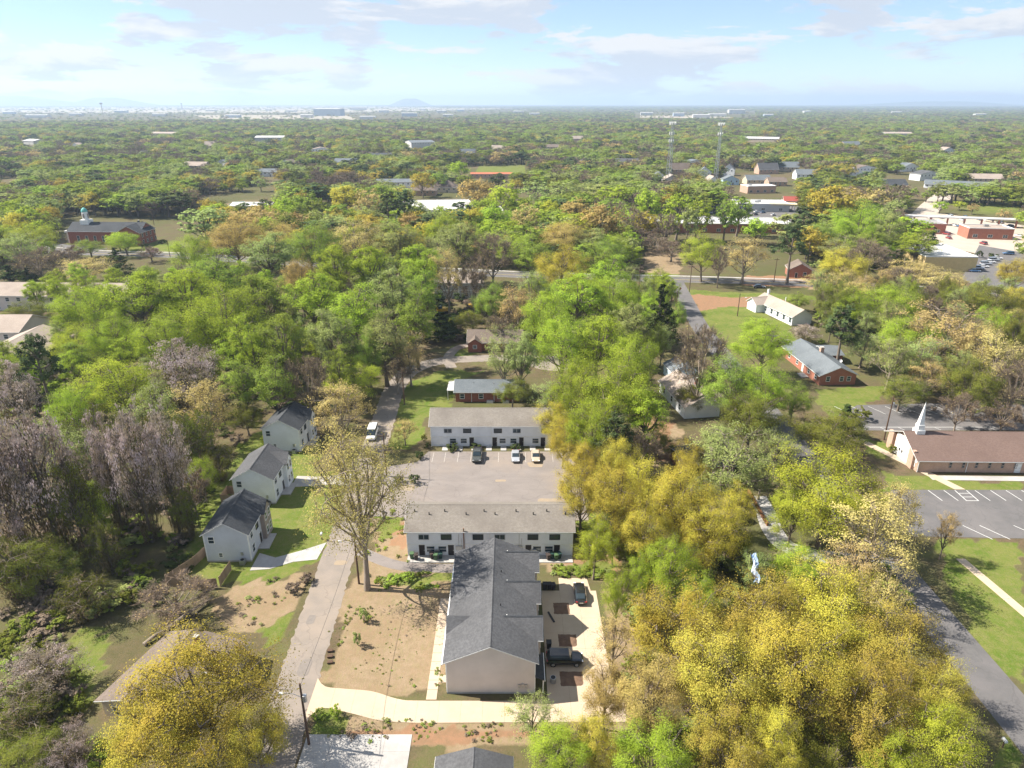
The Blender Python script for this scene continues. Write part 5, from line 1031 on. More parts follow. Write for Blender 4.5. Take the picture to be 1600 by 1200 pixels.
# wood and undergrowth too many to count: masses of instanced plants
def scatter(name, label, cat, kinds, pts):
    """kinds: list of (trunk mesh, crown mesh, leaf material, height, width); pts: (x, y, kind index, width, height)"""
    pc = bpy.data.collections.new(name+'_kinds')
    for i, (tm, cm, lm, h0, w0) in enumerate(kinds):
        V, Q = [], []
        for me in (tm, cm):
            v = np.empty(len(me.vertices)*3, np.float32); me.vertices.foreach_get('co', v); q = np.empty(len(me.loops), np.int32); me.loops.foreach_get('vertex_index', q)
            V.append(v.reshape(-1, 3)/np.array([w0, w0, h0])); Q.append(q.reshape(-1, 4))
        pc.objects.link(bpy.data.objects.new('kind_%02d' % i, mesh_np(name+'_kind', [(V[0], Q[0], 0), (V[1], Q[1], 1)], [BARK, lm])))
    fp = np.array([(t[0], t[1], 0.0) for t in pts], np.float32); fm = bpy.data.meshes.new(name); fm.vertices.add(len(fp)); fm.vertices.foreach_set('co', fp.ravel())
    rr = np.random.default_rng(len(pts))
    for nm, ty, arr in (('kind_id', 'INT', [t[2] for t in pts]), ('wide', 'FLOAT', [t[3] for t in pts]), ('tall', 'FLOAT', [t[4] for t in pts]), ('turn', 'FLOAT', rr.uniform(0, 6.28, len(pts)))):
        a_ = fm.attributes.new(nm, ty, 'POINT'); a_.data.foreach_set('value', np.array(arr, np.int32 if ty == 'INT' else np.float32))
    fo = place(name, fm); tag(fo, label, cat, None, 'stuff')
    ng = bpy.data.node_groups.new(name, 'GeometryNodeTree'); ng.interface.new_socket('Geometry', in_out='INPUT', socket_type='NodeSocketGeometry'); ng.interface.new_socket('Geometry', in_out='OUTPUT', socket_type='NodeSocketGeometry')
    gi, go = ng.nodes.new('NodeGroupInput'), ng.nodes.new('NodeGroupOutput'); iop = ng.nodes.new('GeometryNodeInstanceOnPoints'); ci = ng.nodes.new('GeometryNodeCollectionInfo')
    ci.inputs['Collection'].default_value = pc; ci.inputs['Separate Children'].default_value = True; ci.inputs['Reset Children'].default_value = True
    def nattr(nm, ty):
        n_ = ng.nodes.new('GeometryNodeInputNamedAttribute'); n_.data_type = ty; n_.inputs['Name'].default_value = nm; return n_.outputs['Attribute']
    cs, cr_ = ng.nodes.new('ShaderNodeCombineXYZ'), ng.nodes.new('ShaderNodeCombineXYZ')
    for i, nm in enumerate(('wide', 'wide', 'tall')): ng.links.new(nattr(nm, 'FLOAT'), cs.inputs[i])
    ng.links.new(nattr('turn', 'FLOAT'), cr_.inputs[2]); e2r = ng.nodes.new('FunctionNodeEulerToRotation'); ng.links.new(cr_.outputs[0], e2r.inputs[0])
    ng.links.new(gi.outputs[0], iop.inputs['Points']); ng.links.new(ci.outputs[0], iop.inputs['Instance']); iop.inputs['Pick Instance'].default_value = True
    ng.links.new(nattr('kind_id', 'INT'), iop.inputs['Instance Index']); ng.links.new(e2r.outputs[0], iop.inputs['Rotation']); ng.links.new(cs.outputs[0], iop.inputs['Scale']); ng.links.new(iop.outputs[0], go.inputs[0])
    md = fo.modifiers.new('scatter', 'NODES'); md.node_group = ng; return fo
pk, kl = [], []
for near in (0, 1):
    for k, (form, lc, _w) in KIND.items():
        if k in ('sapling', 'street'): continue
        st_ = HI if near else (LO if form in LO else (LO if form in ('bud',) else HI)); f_ = form if form in st_ else 'bare'
        tm, cm, h0, w0 = st_[f_][len(k) % len(st_[f_])]; pk.append((k, near)); kl.append((tm, cm, LM[lc or 'bare'], h0, w0))
scatter('far_wood', 'mixed spring woodland filling the gaps and reaching out to the horizon', 'woodland', kl, [(x, y, pk.index((k, 1 if y < 260 else 0)), Wd, H) for (x, y, k, H, Wd, _) in rest])

# ------------------------------------------------------------------ vehicles
def loft(mb, st, m=0):
    """stations (x, half width, z low, z high) joined by eight-cornered rings"""
    rings = []
    for x, w, a, b_ in st:
        h = b_-a; rings.append([(x, -w*.86, a), (x, w*.86, a), (x, w, a+h*.22), (x, w, a+h*.62), (x, w*.86, b_-h*.04), (x, w*.5, b_), (x, -w*.5, b_), (x, -w*.86, b_-h*.04), (x, -w, a+h*.62), (x, -w, a+h*.22)])
    n = 10; v = [p for r_ in rings for p in r_]; f = [tuple(range(n))[::-1], tuple(range((len(rings)-1)*n, len(rings)*n))]
    for i in range(len(rings)-1):
        for k in range(n): f.append((i*n+k, i*n+(k+1) % n, (i+1)*n+(k+1) % n, (i+1)*n+k))
    mb.add(v, f, m); return mb
CARS = {}
def car_master(style):
    S = {'sedan': (4.6, .90, 1.43), 'suv': (4.8, .96, 1.75), 'pickup': (5.6, .98, 1.85), 'van': (5.2, 1.0, 2.35)}[style]; L, w, h = S; r = bpy.data.objects.new('car', None); a = -L/2; e = L/2
    belt = h*.60 if style != 'van' else 1.25
    b_ = MB()
    if style == 'sedan': loft(b_, [(a, w*.80, .42, .80), (a+.12, w*.93, .28, belt), (a+1.0, w, .24, belt+.06), (0, w, .22, belt+.04), (e-1.3, w, .24, belt-.02), (e-.25, w*.92, .28, .72), (e, w*.78, .40, .62)])
    elif style == 'van': loft(b_, [(a, w*.9, .45, 1.2), (a+.08, w*.97, .30, belt), (e-1.0, w, .28, belt), (e-.2, w*.94, .32, .98), (e, w*.85, .45, .8)])
    else: loft(b_, [(a, w*.86, .50, .98), (a+.1, w*.96, .36, belt), (a+1.2, w, .34, belt), (e-1.3, w, .34, belt-.02), (e-.22, w*.94, .38, belt-.14), (e, w*.84, .50, .85)])
    parts = [('body', b_.mesh('body', gloss('paint', (.5, .5, .5))), None)]
    g = MB(); t = h-.05
    G_ = {'sedan': [(a+.55, w*.74, belt-.05, belt+.10), (a+1.25, w*.76, belt-.05, t), (.35, w*.77, belt-.05, t+.02), (e-1.35, w*.80, belt-.1, belt+.05)], 'suv': [(a+.10, w*.80, belt-.05, belt+.15), (a+.45, w*.82, belt-.05, t), (.5, w*.82, belt-.05, t+.02), (e-1.45, w*.84, belt-.1, belt+.05)],
          'pickup': [(-.75, w*.80, belt-.05, belt+.2), (-.55, w*.82, belt-.05, t), (.75, w*.82, belt-.05, t), (e-1.55, w*.85, belt-.1, belt+.04)], 'van': [(a+.06, w*.88, belt-.05, t-.1), (a+.2, w*.9, belt-.05, t), (e-1.5, w*.9, belt-.05, t), (e-.75, w*.9, belt-.1, belt+.06)]}[style]
    parts.append(('windows', loft(g, G_).mesh('windows', GLASS), None))
    rp = MB(); loft(rp, [(G_[1][0]-.02, G_[1][1]*.94, t-.02, t+.04), ((G_[1][0]+G_[2][0])/2, G_[1][1]*.97, t-.02, t+.075), (G_[2][0]+.02, G_[2][1]*.94, t-.02, t+.055)]); parts.append(('roof', rp.mesh('roof', gloss('paint', (.5, .5, .5))), None))
    if style == 'pickup': parts.append(('bed', MB().box(a+.15, -.95, -w*.82, w*.82, belt-.03, belt+.012).mesh('bed', BLACK), None))
    tyre = MB(); loft_r = .33 if style == 'sedan' else .38
    tyre.tube([(0, -.11, 0), (0, -.07, 0), (0, .07, 0), (0, .11, 0)], [loft_r*.88, loft_r, loft_r, loft_r*.88], 14); rim = MB().tube([(0, -.118, 0), (0, .118, 0)], loft_r*.6, 10)
    tm_, rm_ = tyre.mesh('wheel', RUBBER), rim.mesh('rim', STEEL)
    for sx in (a+.85, e-.9):
        for sy in (-1, 1): parts.append(('wheel', tm_, (sx, sy*(w-.12), loft_r), ('rim', rm_)))
    hl = MB().box(-.09, .09, -.18, .18, -.07, .07).mesh('headlight', gloss('lamp_clear', (.8, .8, .8), .1)); tl = MB().box(-.08, .08, -.16, .16, -.08, .08).mesh('tail_light', RED)
    for sy in (-1, 1):
        parts.append(('headlight', hl, (e-.13, sy*w*.66, .64 if style == 'sedan' else .82))); parts.append(('tail_light', tl, (a+.07, sy*w*.72, .74 if style == 'sedan' else .95)))
    parts.append(('number_plate', MB().box(a-.03, a+.03, -.26, .26, .52, .66).mesh('number_plate', TRIM), None))
    return parts
def car(style, label, x, y, heading, paint, group=None, z=0.03):
    if style not in CARS: CARS[style] = car_master(style)
    r = root('car' if style not in ('pickup', 'van') else ('pickup_truck' if style == 'pickup' else 'delivery_van'), label, {'pickup': 'pickup', 'van': 'van'}.get(style, 'car'), (x, y, z), R(heading), group)
    for p in CARS[style]:
        o = place(p[0], p[1], r, p[2] or (0, 0, 0))
        if p[0] in ('body', 'roof'): o.material_slots[0].link = 'OBJECT'; o.material_slots[0].material = paint
        if len(p) > 3: place(p[3][0], p[3][1], o)
    return r
PB, PW, PS, PG, PT, PBL, PR = gloss('black_car_paint', (.012, .013, .016), .15, 0, .6), gloss('white_car_paint', (.75, .75, .75), .2, 0, .6), gloss('silver_car_paint', (.45, .47, .50), .25, .4, .5), gloss('graphite_car_paint', (.06, .065, .06), .25, .2, .5), gloss('beige_car_paint', (.42, .35, .27), .3, 0, .4), gloss('blue_car_paint', (.05, .12, .24), .2, 0, .6), gloss('red_car_paint', (.25, .03, .03), .2, 0, .6)
car('suv', 'black SUV parked beside the porch of the grey roofed row', 6.9, 69.0, 0, PB, z=.06)
car('sedan', 'black sedan at the far corner of the concrete court', 10.1, 82.0, 90, PB, z=.06)
car('pickup', 'graphite pickup parked nose out before the far white row', -7.2, 124.9, -90, PG)
car('sedan', 'pale silver sedan parked before the far white row', .75, 124.6, -90, PS)
car('sedan', 'beige car half under the tree at the end of the row', 4.9, 124.6, -90, PT)
car('van', 'white delivery van driving down the street', -30.7, 134.6, -88, PW, z=.02)
for i, (u, st_, p, lb) in enumerate(((713, 'suv', PG, 'dark car peeping over the long weathered roof'), (757, 'sedan', PW, 'leftmost white car behind the long weathered roof'), (779, 'sedan', PW, 'second white car from left behind the weathered roof'), (804, 'suv', PW, 'tall white car in the middle behind the weathered roof'), (847, 'suv', PW, 'rightmost white car behind the long weathered roof'))):
    x, y = G(u, 778, 1.5); car(st_, lb, x, 104.3, 90, p)
for lb, u, v, hd, p, st_ in (('dark green car on the cross street by the brick cottage', 1336, 449, -12, PG, 'suv'), ('black car on the cross street under the two oaks', 1186, 450, -8, PB, 'sedan'), ('white car parked at the left edge by the tan roof', 12, 522, 30, PW, 'sedan'),
        ('grey wreck leftmost behind the brick ranch house', 1195, 538, 20, PS, 'sedan'), ('green wreck in the middle behind the brick ranch house', 1212, 533, 10, PG, 'suv'), ('rusty wreck rightmost behind the brick ranch house', 1230, 538, -10, PT, 'sedan')):
    x, y = G(u, v); car(st_, lb, x, y, hd, p, z=.05)
row = [(1513, 425), (1519, 421), (1527, 418), (1531, 414), (1538, 411), (1544, 408), (1549, 405)]
for i, (u, v) in enumerate(row): x, y = G(u, v); car(('sedan', 'suv')[i % 2], '%s car from the near end in the row beside the cream shop' % ordn(i), x+2.5, y, -8, (PBL, PS, PW, PS, PW, PS, PW)[i], 'cars beside the cream shop', .09)
x, y = G(1575, 398); car('suv', 'dark blue car driving past the cream shop', x, y, 170, PBL, z=.09)
mall = [(1452, 342, PW), (1469, 341, PG), (1484, 339, PW), (1503, 345, PW), (1507, 341, PBL), (1530, 344, PBL), (1538, 345, PW), (1546, 347, PT), (1562, 349, PB), (1570, 360, PB), (1577, 355, PBL), (1571, 362, PW), (1592, 370, PW), (1490, 353, PW), (1500, 355, PBL), (1508, 354, PW), (1458, 356, PB), (1471, 355, PG), (1523, 361, PG), (1536, 382, PR), (1482, 373, PR), (1478, 367, PR)]
mall.sort(key=lambda t: t[0])
for i, (u, v, p) in enumerate(mall): x, y = G(u, v); car(('suv', 'sedan')[i % 2], '%s car from the left around the white mall canopy' % ordn(i), x, y, 80+(i*37) % 30, p, 'cars around the mall canopy', .08)
gar = [(1120, 327, PW), (1128, 324, PS), (1155, 333, PG), (1160, 329, PW), (1168, 335, PB), (1172, 330, PS), (1176, 326, PW), (1182, 332, PW), (1187, 329, PBL), (1192, 333, PBL), (1194, 328, PS), (1208, 337, PW), (1180, 336, PG), (1108, 334, PS)]
gar.sort(key=lambda t: t[0])
for i, (u, v, p) in enumerate(gar): x, y = G(u, v); car(('suv', 'sedan')[i % 2], '%s car from the left packed on the garage lot' % ordn(i), x, y, 20+(i*23) % 40, p, 'cars packed on the garage lot', .08)
# ------------------------------------------------------------------ poles, wires, towers
def pole(label, x, y, h, arm=True, lamp=None, drum=False):
    r = root('utility_pole', label, 'pole', (x, y, 0), random.uniform(-.05, .05)); MB().tube([(0,0,-.3),(0,0,h*.5),(0,0,h)], [.17,.145,.11], 8).build('shaft', POLEW, r)
    if arm:
        o = MB().box(-1.1, 1.1, -.06, .06, h-.75, h-.6).build('crossarm', POLEW, r)
        for sx in (-1, 0, 1): MB().tube([(sx, 0, h-.6), (sx, 0, h-.38)], .05, 6).build('insulator', STEEL, o)
    if lamp:
        o = MB().tube([(0,0,h-2.0),(lamp*.9,0,h-1.5),(lamp*2.2,0,h-1.35)], .035, 6).build('lamp_arm', STEEL, r); MB().box(lamp*2.2-.35, lamp*2.2+.35, -.14, .14, h-1.47, h-1.32).build('lamp_head', TRIM, o)
    if drum: MB().tube([(.32,0,h-2.6),(.32,0,h-2.55),(.32,0,h-1.7),(.32,0,h-1.65)], [.2,.26,.26,.2], 10).build('transformer', STEEL, r)
    return (x, y, h-.38)
def wire(label, a, b_, sag=.6, dx=0.0, rad=.022):
    pts = [(a[0]+(b_[0]-a[0])*t+dx, a[1]+(b_[1]-a[1])*t, a[2]+(b_[2]-a[2])*t-4*sag*t*(1-t)) for t in np.linspace(0, 1, 13)]
    tag(MB().tube(pts, rad, 4).build('overhead_wire', mat('wire', (.05,.05,.05))), label, 'wire', 'overhead wires')
q1 = pole('utility pole with street lamp beside the concrete pad', *G(483, 1163), 9.2, False, -1, True); q2 = pole('utility pole with lamp hidden against the big tan tree', *G(561, 912), 9.0, False, -1)
q3 = pole('utility pole at the mouth of the car park', *G(604, 744), 9.5); q4 = pole('utility pole where the street bends to the cul-de-sac', *G(632, 632), 9.0)
for k, (a_, b_, n_) in enumerate(((q1, q2, 'from the lamp pole to the big tan tree'), (q2, q3, 'from the big tan tree to the car park pole'), (q3, q4, 'from the car park pole to the bend'))):
    wire('upper thin wire '+n_, a_, b_, .7)
q5 = pole('leaning utility pole with transformer before the white steeple', *G(1381, 687), 10.5, False, None, True); wire('thin wire from the steeple pole over the church lot', q5, (140, 150, 10), 1.0)
q6 = pole('pole with lamp in the middle of the grass field', *G(1152, 494), 8.0, False, 1); q7 = pole('utility pole on the left side of the right road', *G(1055, 497), 9.5); q8 = pole('utility pole on the junction corner', *G(1077, 456), 10.5); q9 = pole('utility pole near the brick cottage', *G(1209, 441), 10)
wire('thin wire from the road pole to the junction pole', q7, q8, .6); wire('thin wire along the cross street to the cottage', q8, q9, .9); q10 = pole('utility pole left of the two lone oaks', *G(998, 452), 10); wire('thin wire along the cross street left of the junction', q10, q8, .9)
p1 = pole('utility pole with cross arm at far left beside the road', *G(43, 372), 13); p2 = pole('utility pole behind the cupola church', *G(241, 352), 13); p0 = (-420, 400, 12.5); wire('long wire over the cupola church', p1, p2, 1.2, 0, .09); wire('long wire running off the left edge', p0, p1, 1.2, 0, .09)
p3 = pole('short pole on the lawn of the cupola church', *G(266, 402), 8, False)
for lab, u, v, h in (('lattice cell tower with three antenna rings, the left one', 1043, 292, 52), ('slim lattice cell tower, the right one', 1117, 290, 51)):
    x, y = G(u, v); big = u < 1100; r = root('cell_tower', lab, 'tower', (x, y, 0), .3); wb, wt_ = (3.0, 1.0) if big else (2.2, .8); n = 14
    for k in range(3):
        a_ = k*2.094; MB().tube([(wb*math.cos(a_), wb*math.sin(a_), 0), (wt_*math.cos(a_), wt_*math.sin(a_), h)], .22, 5).build('leg', STEEL, r)
    br = MB()
    for i in range(n):
        for k in range(3):
            f0, f1 = i/n, (i+1)/n; r0_, r1_ = wb+(wt_-wb)*f0, wb+(wt_-wb)*f1; a_, c2 = k*2.094, (k+1)*2.094
            br.tube([(r0_*math.cos(a_), r0_*math.sin(a_), h*f0), (r1_*math.cos(c2), r1_*math.sin(c2), h*f1)], .09, 4); br.tube([(r1_*math.cos(a_), r1_*math.sin(a_), h*f1), (r1_*math.cos(c2), r1_*math.sin(c2), h*f1)], .08, 4)
    br.build('bracing', STEEL, r)
    for lv in ((h, h-8, h-14) if big else (h, h-8)):
        o = MB().tube([(0,0,lv-.2),(0,0,lv+.2)], 2.3 if lv > h-9 else 1.8, 9).build('antenna_platform', STEEL, r)
        for k in range(9 if lv == h else 6):
            a_ = k*6.283/(9 if lv == h else 6); q = 2.6 if lv == h else 2.1; MB().box(q*math.cos(a_)-.22, q*math.cos(a_)+.22, q*math.sin(a_)-.22, q*math.sin(a_)+.22, lv-1.2, lv+1.2).build('antenna', TRIM, o)
# ------------------------------------------------------------------ fences, bins, beds and other yard things
def fence(label, pts, h=1.8):
    r = root('wooden_fence', label, 'fence', (pts[0][0], pts[0][1], 0)); ox, oy = pts[0]
    for (x0, y0), (x1, y1) in zip(pts, pts[1:]):
        L = math.hypot(x1-x0, y1-y0); n = max(1, round(L/2.4)); a_ = math.atan2(y1-y0, x1-x0)
        for i in range(n):
            cx, cy = x0+(x1-x0)*(i+.5)/n-ox, y0+(y1-y0)*(i+.5)/n-oy; pn = MB(); l = L/n; k = 15
            for j in range(k): pn.box(-l/2+.06+j*(l-.12)/k+.006, -l/2+.06+(j+1)*(l-.12)/k-.006, -.015+.006*(j % 2), .015+.006*(j % 2), .05, h+random.uniform(-.02, .02))
            pn.box(-l/2+.05, l/2-.05, .025, .07, .5, .6); pn.box(-l/2+.05, l/2-.05, .025, .07, h-.4, h-.3); o = pn.build('panel', WOOD, r, (cx, cy, 0), a_)
            MB().box(-.05, .05, -.05, .05, 0, h+.08).build('post', WOOD, r, (x0+(x1-x0)*i/n-ox, y0+(y1-y0)*i/n-oy, 0), a_)
fence('wooden board fence behind the blue-grey gabled house', [(-52.6, 84.6), (-50.3, 89.0), (-49.2, 93.5)]); fence('wooden board fence in front of the blue-grey gabled house', [(-44.3, 84.2), (-44.1, 88.2)])
fence('low cross fence closing the yard of the blue-grey house', [(-52.2, 84.3), (-48, 83.4), (-44.5, 83.9)]); fence('small fenced enclosure beside the middle white house', [(-53.3, 107.5), (-50.9, 107.3), (-50.9, 110.5), (-53.3, 110.6), (-53.3, 107.6)])
tb = root('timber_edge', 'orange timber retaining edge beside the curved drive', 'edging', (0, 0, 0))
e0, e1 = G(1169, 770), G(1199, 822)
for i in range(6): MB().box(-.95, .95, -.15, .15, 0, .7).build('timber', mat('orange_timber', (.24, .11, .05)), tb, (e0[0]+(e1[0]-e0[0])*(i+.5)/6, e0[1]+(e1[1]-e0[1])*(i+.5)/6, 0), math.atan2(e1[1]-e0[1], e1[0]-e0[0]))
def bin_(label, x, y, m, rz=0, s=1.0, z=0.12):
    r = root('wheeled_bin', label, 'bin', (x, y, z), rz, 'wheeled bins at the rows'); b_ = MB(); w0, w1 = .24*s, .31*s
    b_.add([(-w0,-w0,.08),(w0,-w0,.08),(w0,w0,.08),(-w0,w0,.08),(-w1,-w1*1.15,1.0*s),(w1,-w1*1.15,1.0*s),(w1,w1*1.15,1.0*s),(-w1,w1*1.15,1.0*s)], [(0,3,2,1),(4,5,6,7),(0,1,5,4),(1,2,6,5),(2,3,7,6),(3,0,4,7)]); b_.build('body', m, r)
    ld = MB(); ld.box(-w1-.03, w1+.03, -w1*1.15-.05, w1*1.15+.03, 1.0*s, 1.07*s); ld.build('lid', m, r); 
    for sx in (-1, 1): MB().tube([(sx*.2*s-.03, w0+.03, .1), (sx*.2*s+.03, w0+.03, .1)], .1, 8).build('wheel', RUBBER, r)
GB = mat('bin_moss', (.07, .13, .06), rough=.6); BB = mat('bin_brown', (.06, .045, .04), rough=.6)
for i, (u, m_) in enumerate(((645, GB), (652, BB), (676, BB), (682, GB), (689, BINM), (856, BB), (862, BINM), (868, GB), (873, BINM))):
    x, _ = G(u, 868); bin_('%s wheeled bin from the left along the long white row' % ordn(i), x, 91.0-.3*(i % 2), m_, .2*(i % 3))
for i, (x, y) in enumerate(((4.95, 83.6), (5.6, 83.6), (6.2, 83.5))): bin_('%s black bin from the wall at the far end of the court' % ordn(i), x, y, BLACK, .1*i, 1.0, .05)
bin_('black bin in the notch behind the black SUV', 4.95, 71.5, BLACK, 0, 1.05, .05)
ac = root('air_conditioner', 'round-topped air conditioner unit by the small black porch roof', 'air conditioner', (5.2, 65.7, .05)); MB().tube([(0,0,0),(0,0,.75)], .38, 12).build('casing', STEEL, ac); MB().tube([(0,0,.75),(0,0,.79)], .3, 12).build('fan_grille', BLACK, ac)
gp = MB(); gp.box(-.12, .12, -1.1, 1.1, 0, .12); o = gp.build('drain_pipe', BLACK, None, (5.6, 77.4, .1), R(20)); tag(o, 'black length of pipe lying on the court by the wall', 'pipe')
for i, (x, y, w, d) in enumerate(((7.2, 79.3, 2.3, 2.4), (7.6, 72.9, 2.5, 2.3), (7.6, 66.2, 2.9, 2.4))):
    mb = MB(); n = 9; vv_ = []; fs = []
    for a in range(n):
        for c in range(n):
            u_, v_ = a/(n-1)*2-1, c/(n-1)*2-1; vv_.append((u_*w/2+random.uniform(-.05, .05), v_*d/2+random.uniform(-.05, .05), .05+.22*(1-u_*u_)*(1-v_*v_)+random.uniform(0, .05)*(abs(u_) < .99 and abs(v_) < .99)))
    for a in range(n-1):
        for c in range(n-1): fs.append((a*n+c, (a+1)*n+c, (a+1)*n+c+1, a*n+c+1))
    mb.add(vv_, fs); o = mb.build('soil_bed', SOIL, None, (x, y, 0.0)); tag(o, '%s bare soil bed %s' % (('far', 'middle', 'near')[i], ('before the black sedan', 'behind the black SUV', 'in front of the black SUV')[i]), 'soil bed')
for i in range(3):
    mb = MB(); mb.box(-.35, .35, -.22, .22, .1, .3); mb.box(-.3, -.22, -.2, .2, 0, .1); mb.box(.22, .3, -.2, .2, 0, .1); x, y = G(516, 1018+i*9); tag(mb.build('timber_step', POLEW, None, (x, y, 0), .1), '%s timber sleeper from the top by the street edge of the yard' % ordn(i), 'timber')
# machines on the site by the duplex
for lab, u, v, rz in (('yellow excavator right of the duplex bank', 742, 484, .4), ('yellow excavator left in front of the duplex', 690, 490, -2.6)):
    x, y = G(u, v); r = root('excavator', lab, 'excavator', (x, y, 0), rz)
    for sy in (-1.1, 1.1): MB().extr([(-1.7, .1), (1.7, .1), (2.0, .5), (1.7, .9), (-1.7, .9), (-2.0, .5)], 'y', sy-.3, sy+.3).build('track', BLACK, r)
    MB().box(-1.9, 1.3, -1.2, 1.2, 1.0, 2.1).build('house', YELLOWM, r); MB().box(.2, 1.4, .1, 1.2, 2.1, 3.0).build('cab', GLASS, r); MB().tube([(1.2,-.3,1.8),(3.4,-.3,4.2),(5.2,-.3,2.6)], .25, 6).build('boom', YELLOWM, r); MB().tube([(5.2,-.3,2.6),(5.0,-.3,.8)], .2, 6).build('stick', YELLOWM, r); MB().box(4.5, 5.4, -.8, .2, .1, .9).build('bucket', STEEL, r)
for i, (u, v) in enumerate(((368, 324), (374, 321), (379, 326))):
    x, y = G(u, v); r = root('skip_container', '%s teal skip from the left in the sandy clearing' % ordn(i), 'container', (x, y, 0), .5*i); MB().add([(-3,-1.2,.3),(3,-1.2,.3),(3,1.2,.3),(-3,1.2,.3),(-3.8,-1.4,2.6),(3.8,-1.4,2.6),(3.8,1.4,2.6),(-3.8,1.4,2.6)], [(0,3,2,1),(0,1,5,4),(1,2,6,5),(2,3,7,6),(3,0,4,7)]).build('bin_body', TEAL, r); MB().box(-3.9, 3.9, -1.5, -1.38, 2.45, 2.7).build('rim_bar', TRIM, r)
tp_ = root('tarpaulin', 'crumpled blue and white tarpaulin strung among the golden oaks', 'tarpaulin', G(1168, 952)+(0,)); tp_.scale = (.8, .75, .9); mb = MB(); n = 10; vv_ = []; fs = []
for a in range(n):
    for c in range(4): vv_.append((c*.34-.5+.25*math.sin(a*1.3)+.05*a, a*.45-1.8, 6.5+a*.33+.25*math.sin(c*2+a)))
for a in range(n-1):
    for c in range(3): fs.append((a*4+c, a*4+c+1, a*4+c+5, a*4+c+4))
mb.add(vv_, fs); mb.build('sheet', CANVAS, tp_)
for y in (-1.8, 2.2): MB().tube([(0, y, 0), (0, y, 6.5+(y+1.8)*.73)], .07, 6).build('support', POLEW, tp_)
mbx = root('mailbox', 'white mailbox at the lower right beside the road', 'mailbox', G(1566, 1168)+(0,)); MB().box(-.06, .06, -.06, .06, 0, 1.0).build('post', POLEW, mbx); MB().extr([(-.16, 1.0), (.16, 1.0), (.16, 1.2), (.08, 1.32), (-.08, 1.32), (-.16, 1.2)], 'y', -.3, .3).build('box', TRIM, mbx)
mh = root('mailbox', 'white mailbox beside the driveway of the blue-grey house', 'mailbox', G(503, 843)+(0,)); MB().box(-.06, .06, -.06, .06, 0, 1.0).build('post', POLEW, mh); MB().extr([(-.16, 1.0), (.16, 1.0), (.16, 1.2), (.08, 1.32), (-.08, 1.32), (-.16, 1.2)], 'y', -.3, .3).build('box', TRIM, mh)
ss = root('stop_sign', 'red stop sign at the junction corner', 'sign', G(1062, 461)+(0,)); MB().box(-.05, .05, -.05, .05, 0, 2.2).build('post', STEEL, ss); MB().tube([(0,-.09,2.6),(0,-.05,2.6)], .45, 8).build('plate', RED, ss)
for i, (u0, v0, u1, v1) in enumerate(((262, 985, 335, 935), (225, 1010, 262, 985), (300, 880, 285, 905))):
    a_, b_ = G(u0, v0), G(u1, v1); o = MB().tube([(a_[0], a_[1], .3), ((a_[0]+b_[0])/2, (a_[1]+b_[1])/2, .55), (b_[0], b_[1], .35)], [.28, .22, .12], 8).build('fallen_log', BARKP); tag(o, ('long fallen log below the draped wood at left', 'short fallen log at the lawn edge lower left', 'broken log by the wooden fence')[i], 'log')
# ------------------------------------------------------------------ shrubs one can point to
SHR = [(707,699,24,'dark','clipped dark hedge below the aqua windows',1.3), (806,698,20,'dark','clipped dark hedge behind the silver sedan',1.3), (744,698,20,'dark','dark hedge behind the graphite pickup',1.2), (662,686,12,'olive','round grey-green bush left of the far white row',1.8), (668,697,10,'dark','dark bush at the corner of the far white row',1.5), (657,712,16,'dark','black-green bush at the car park corner',1.7),
       (624,750,18,'dark','left dark bush at the lot entrance',1.7), (645,750,20,'dark','right dark bush at the lot entrance',2.0), (413,690,12,'yellow','bright yellow forsythia behind the white house',2.6), (1396,703,14,'olive','bush at the church entrance wall',1.9), (524,1113,20,'lime','lime bush at the lower edge of the driveway',1.7), (568,962,16,'pale','upper sapling bush in the sandy yard',2.4), (558,1000,16,'pale','lower sapling bush in the sandy yard',2.4),
       (497,1120,26,'green','low green bush by the lamp pole',1.0), (615,905,26,'green','green weed clump at the foot of the tan tree',.9), (640,900,26,'green','second green weed clump right of the tan tree',.9), (480,905,22,'bare','brown bush on the bank left of the street',1.6), (455,920,28,'bare','brown bush lower on the bank left of the street',1.5), (253,378,14,'dark','dark bush at the corner of the cupola church',2.4), (228,384,14,'dark','dark bush below the brick wing of the cupola church',2.4), (880,895,24,'green','green bushes beyond the concrete court',1.0), (905,897,18,'green','smaller green bushes beyond the black sedan',.8),
       (1330,655,26,'olive','glossy bush at the corner of the upper church lot',2.6), (1350,650,30,'olive','second glossy bush beside the upper church lot',3.0), (1000,640,22,'dark','dark bush beside the white cottage',2.0), (1530,398,12,'dark','round bush at the shop corner',3.5), (1552,400,18,'dark','hedge at the end of the shop car row',2.2), (450,655,22,'olive','bush by the porch of the farthest white house',1.8), (402,760,14,'dark','dark bush by the middle white house',1.3), (1560,640,40,'olive','bush below the bare trees right of the church',3)]
for i, (u, v, w, k, lab, h) in enumerate(SHR):
    x, y = G(u, v, h*.4); tm, cm, h0, w0 = HI['shrub'][i % 2]; o = root('shrub', lab, 'shrub', (x, y, 0), i*1.3); o.scale = (w/ppm(x, y)/w0,)*2+(h/h0,)
    place('stems', tm, o); c = place('foliage', cm, o); c.material_slots[0].link = 'OBJECT'; c.material_slots[0].material = LM[k]
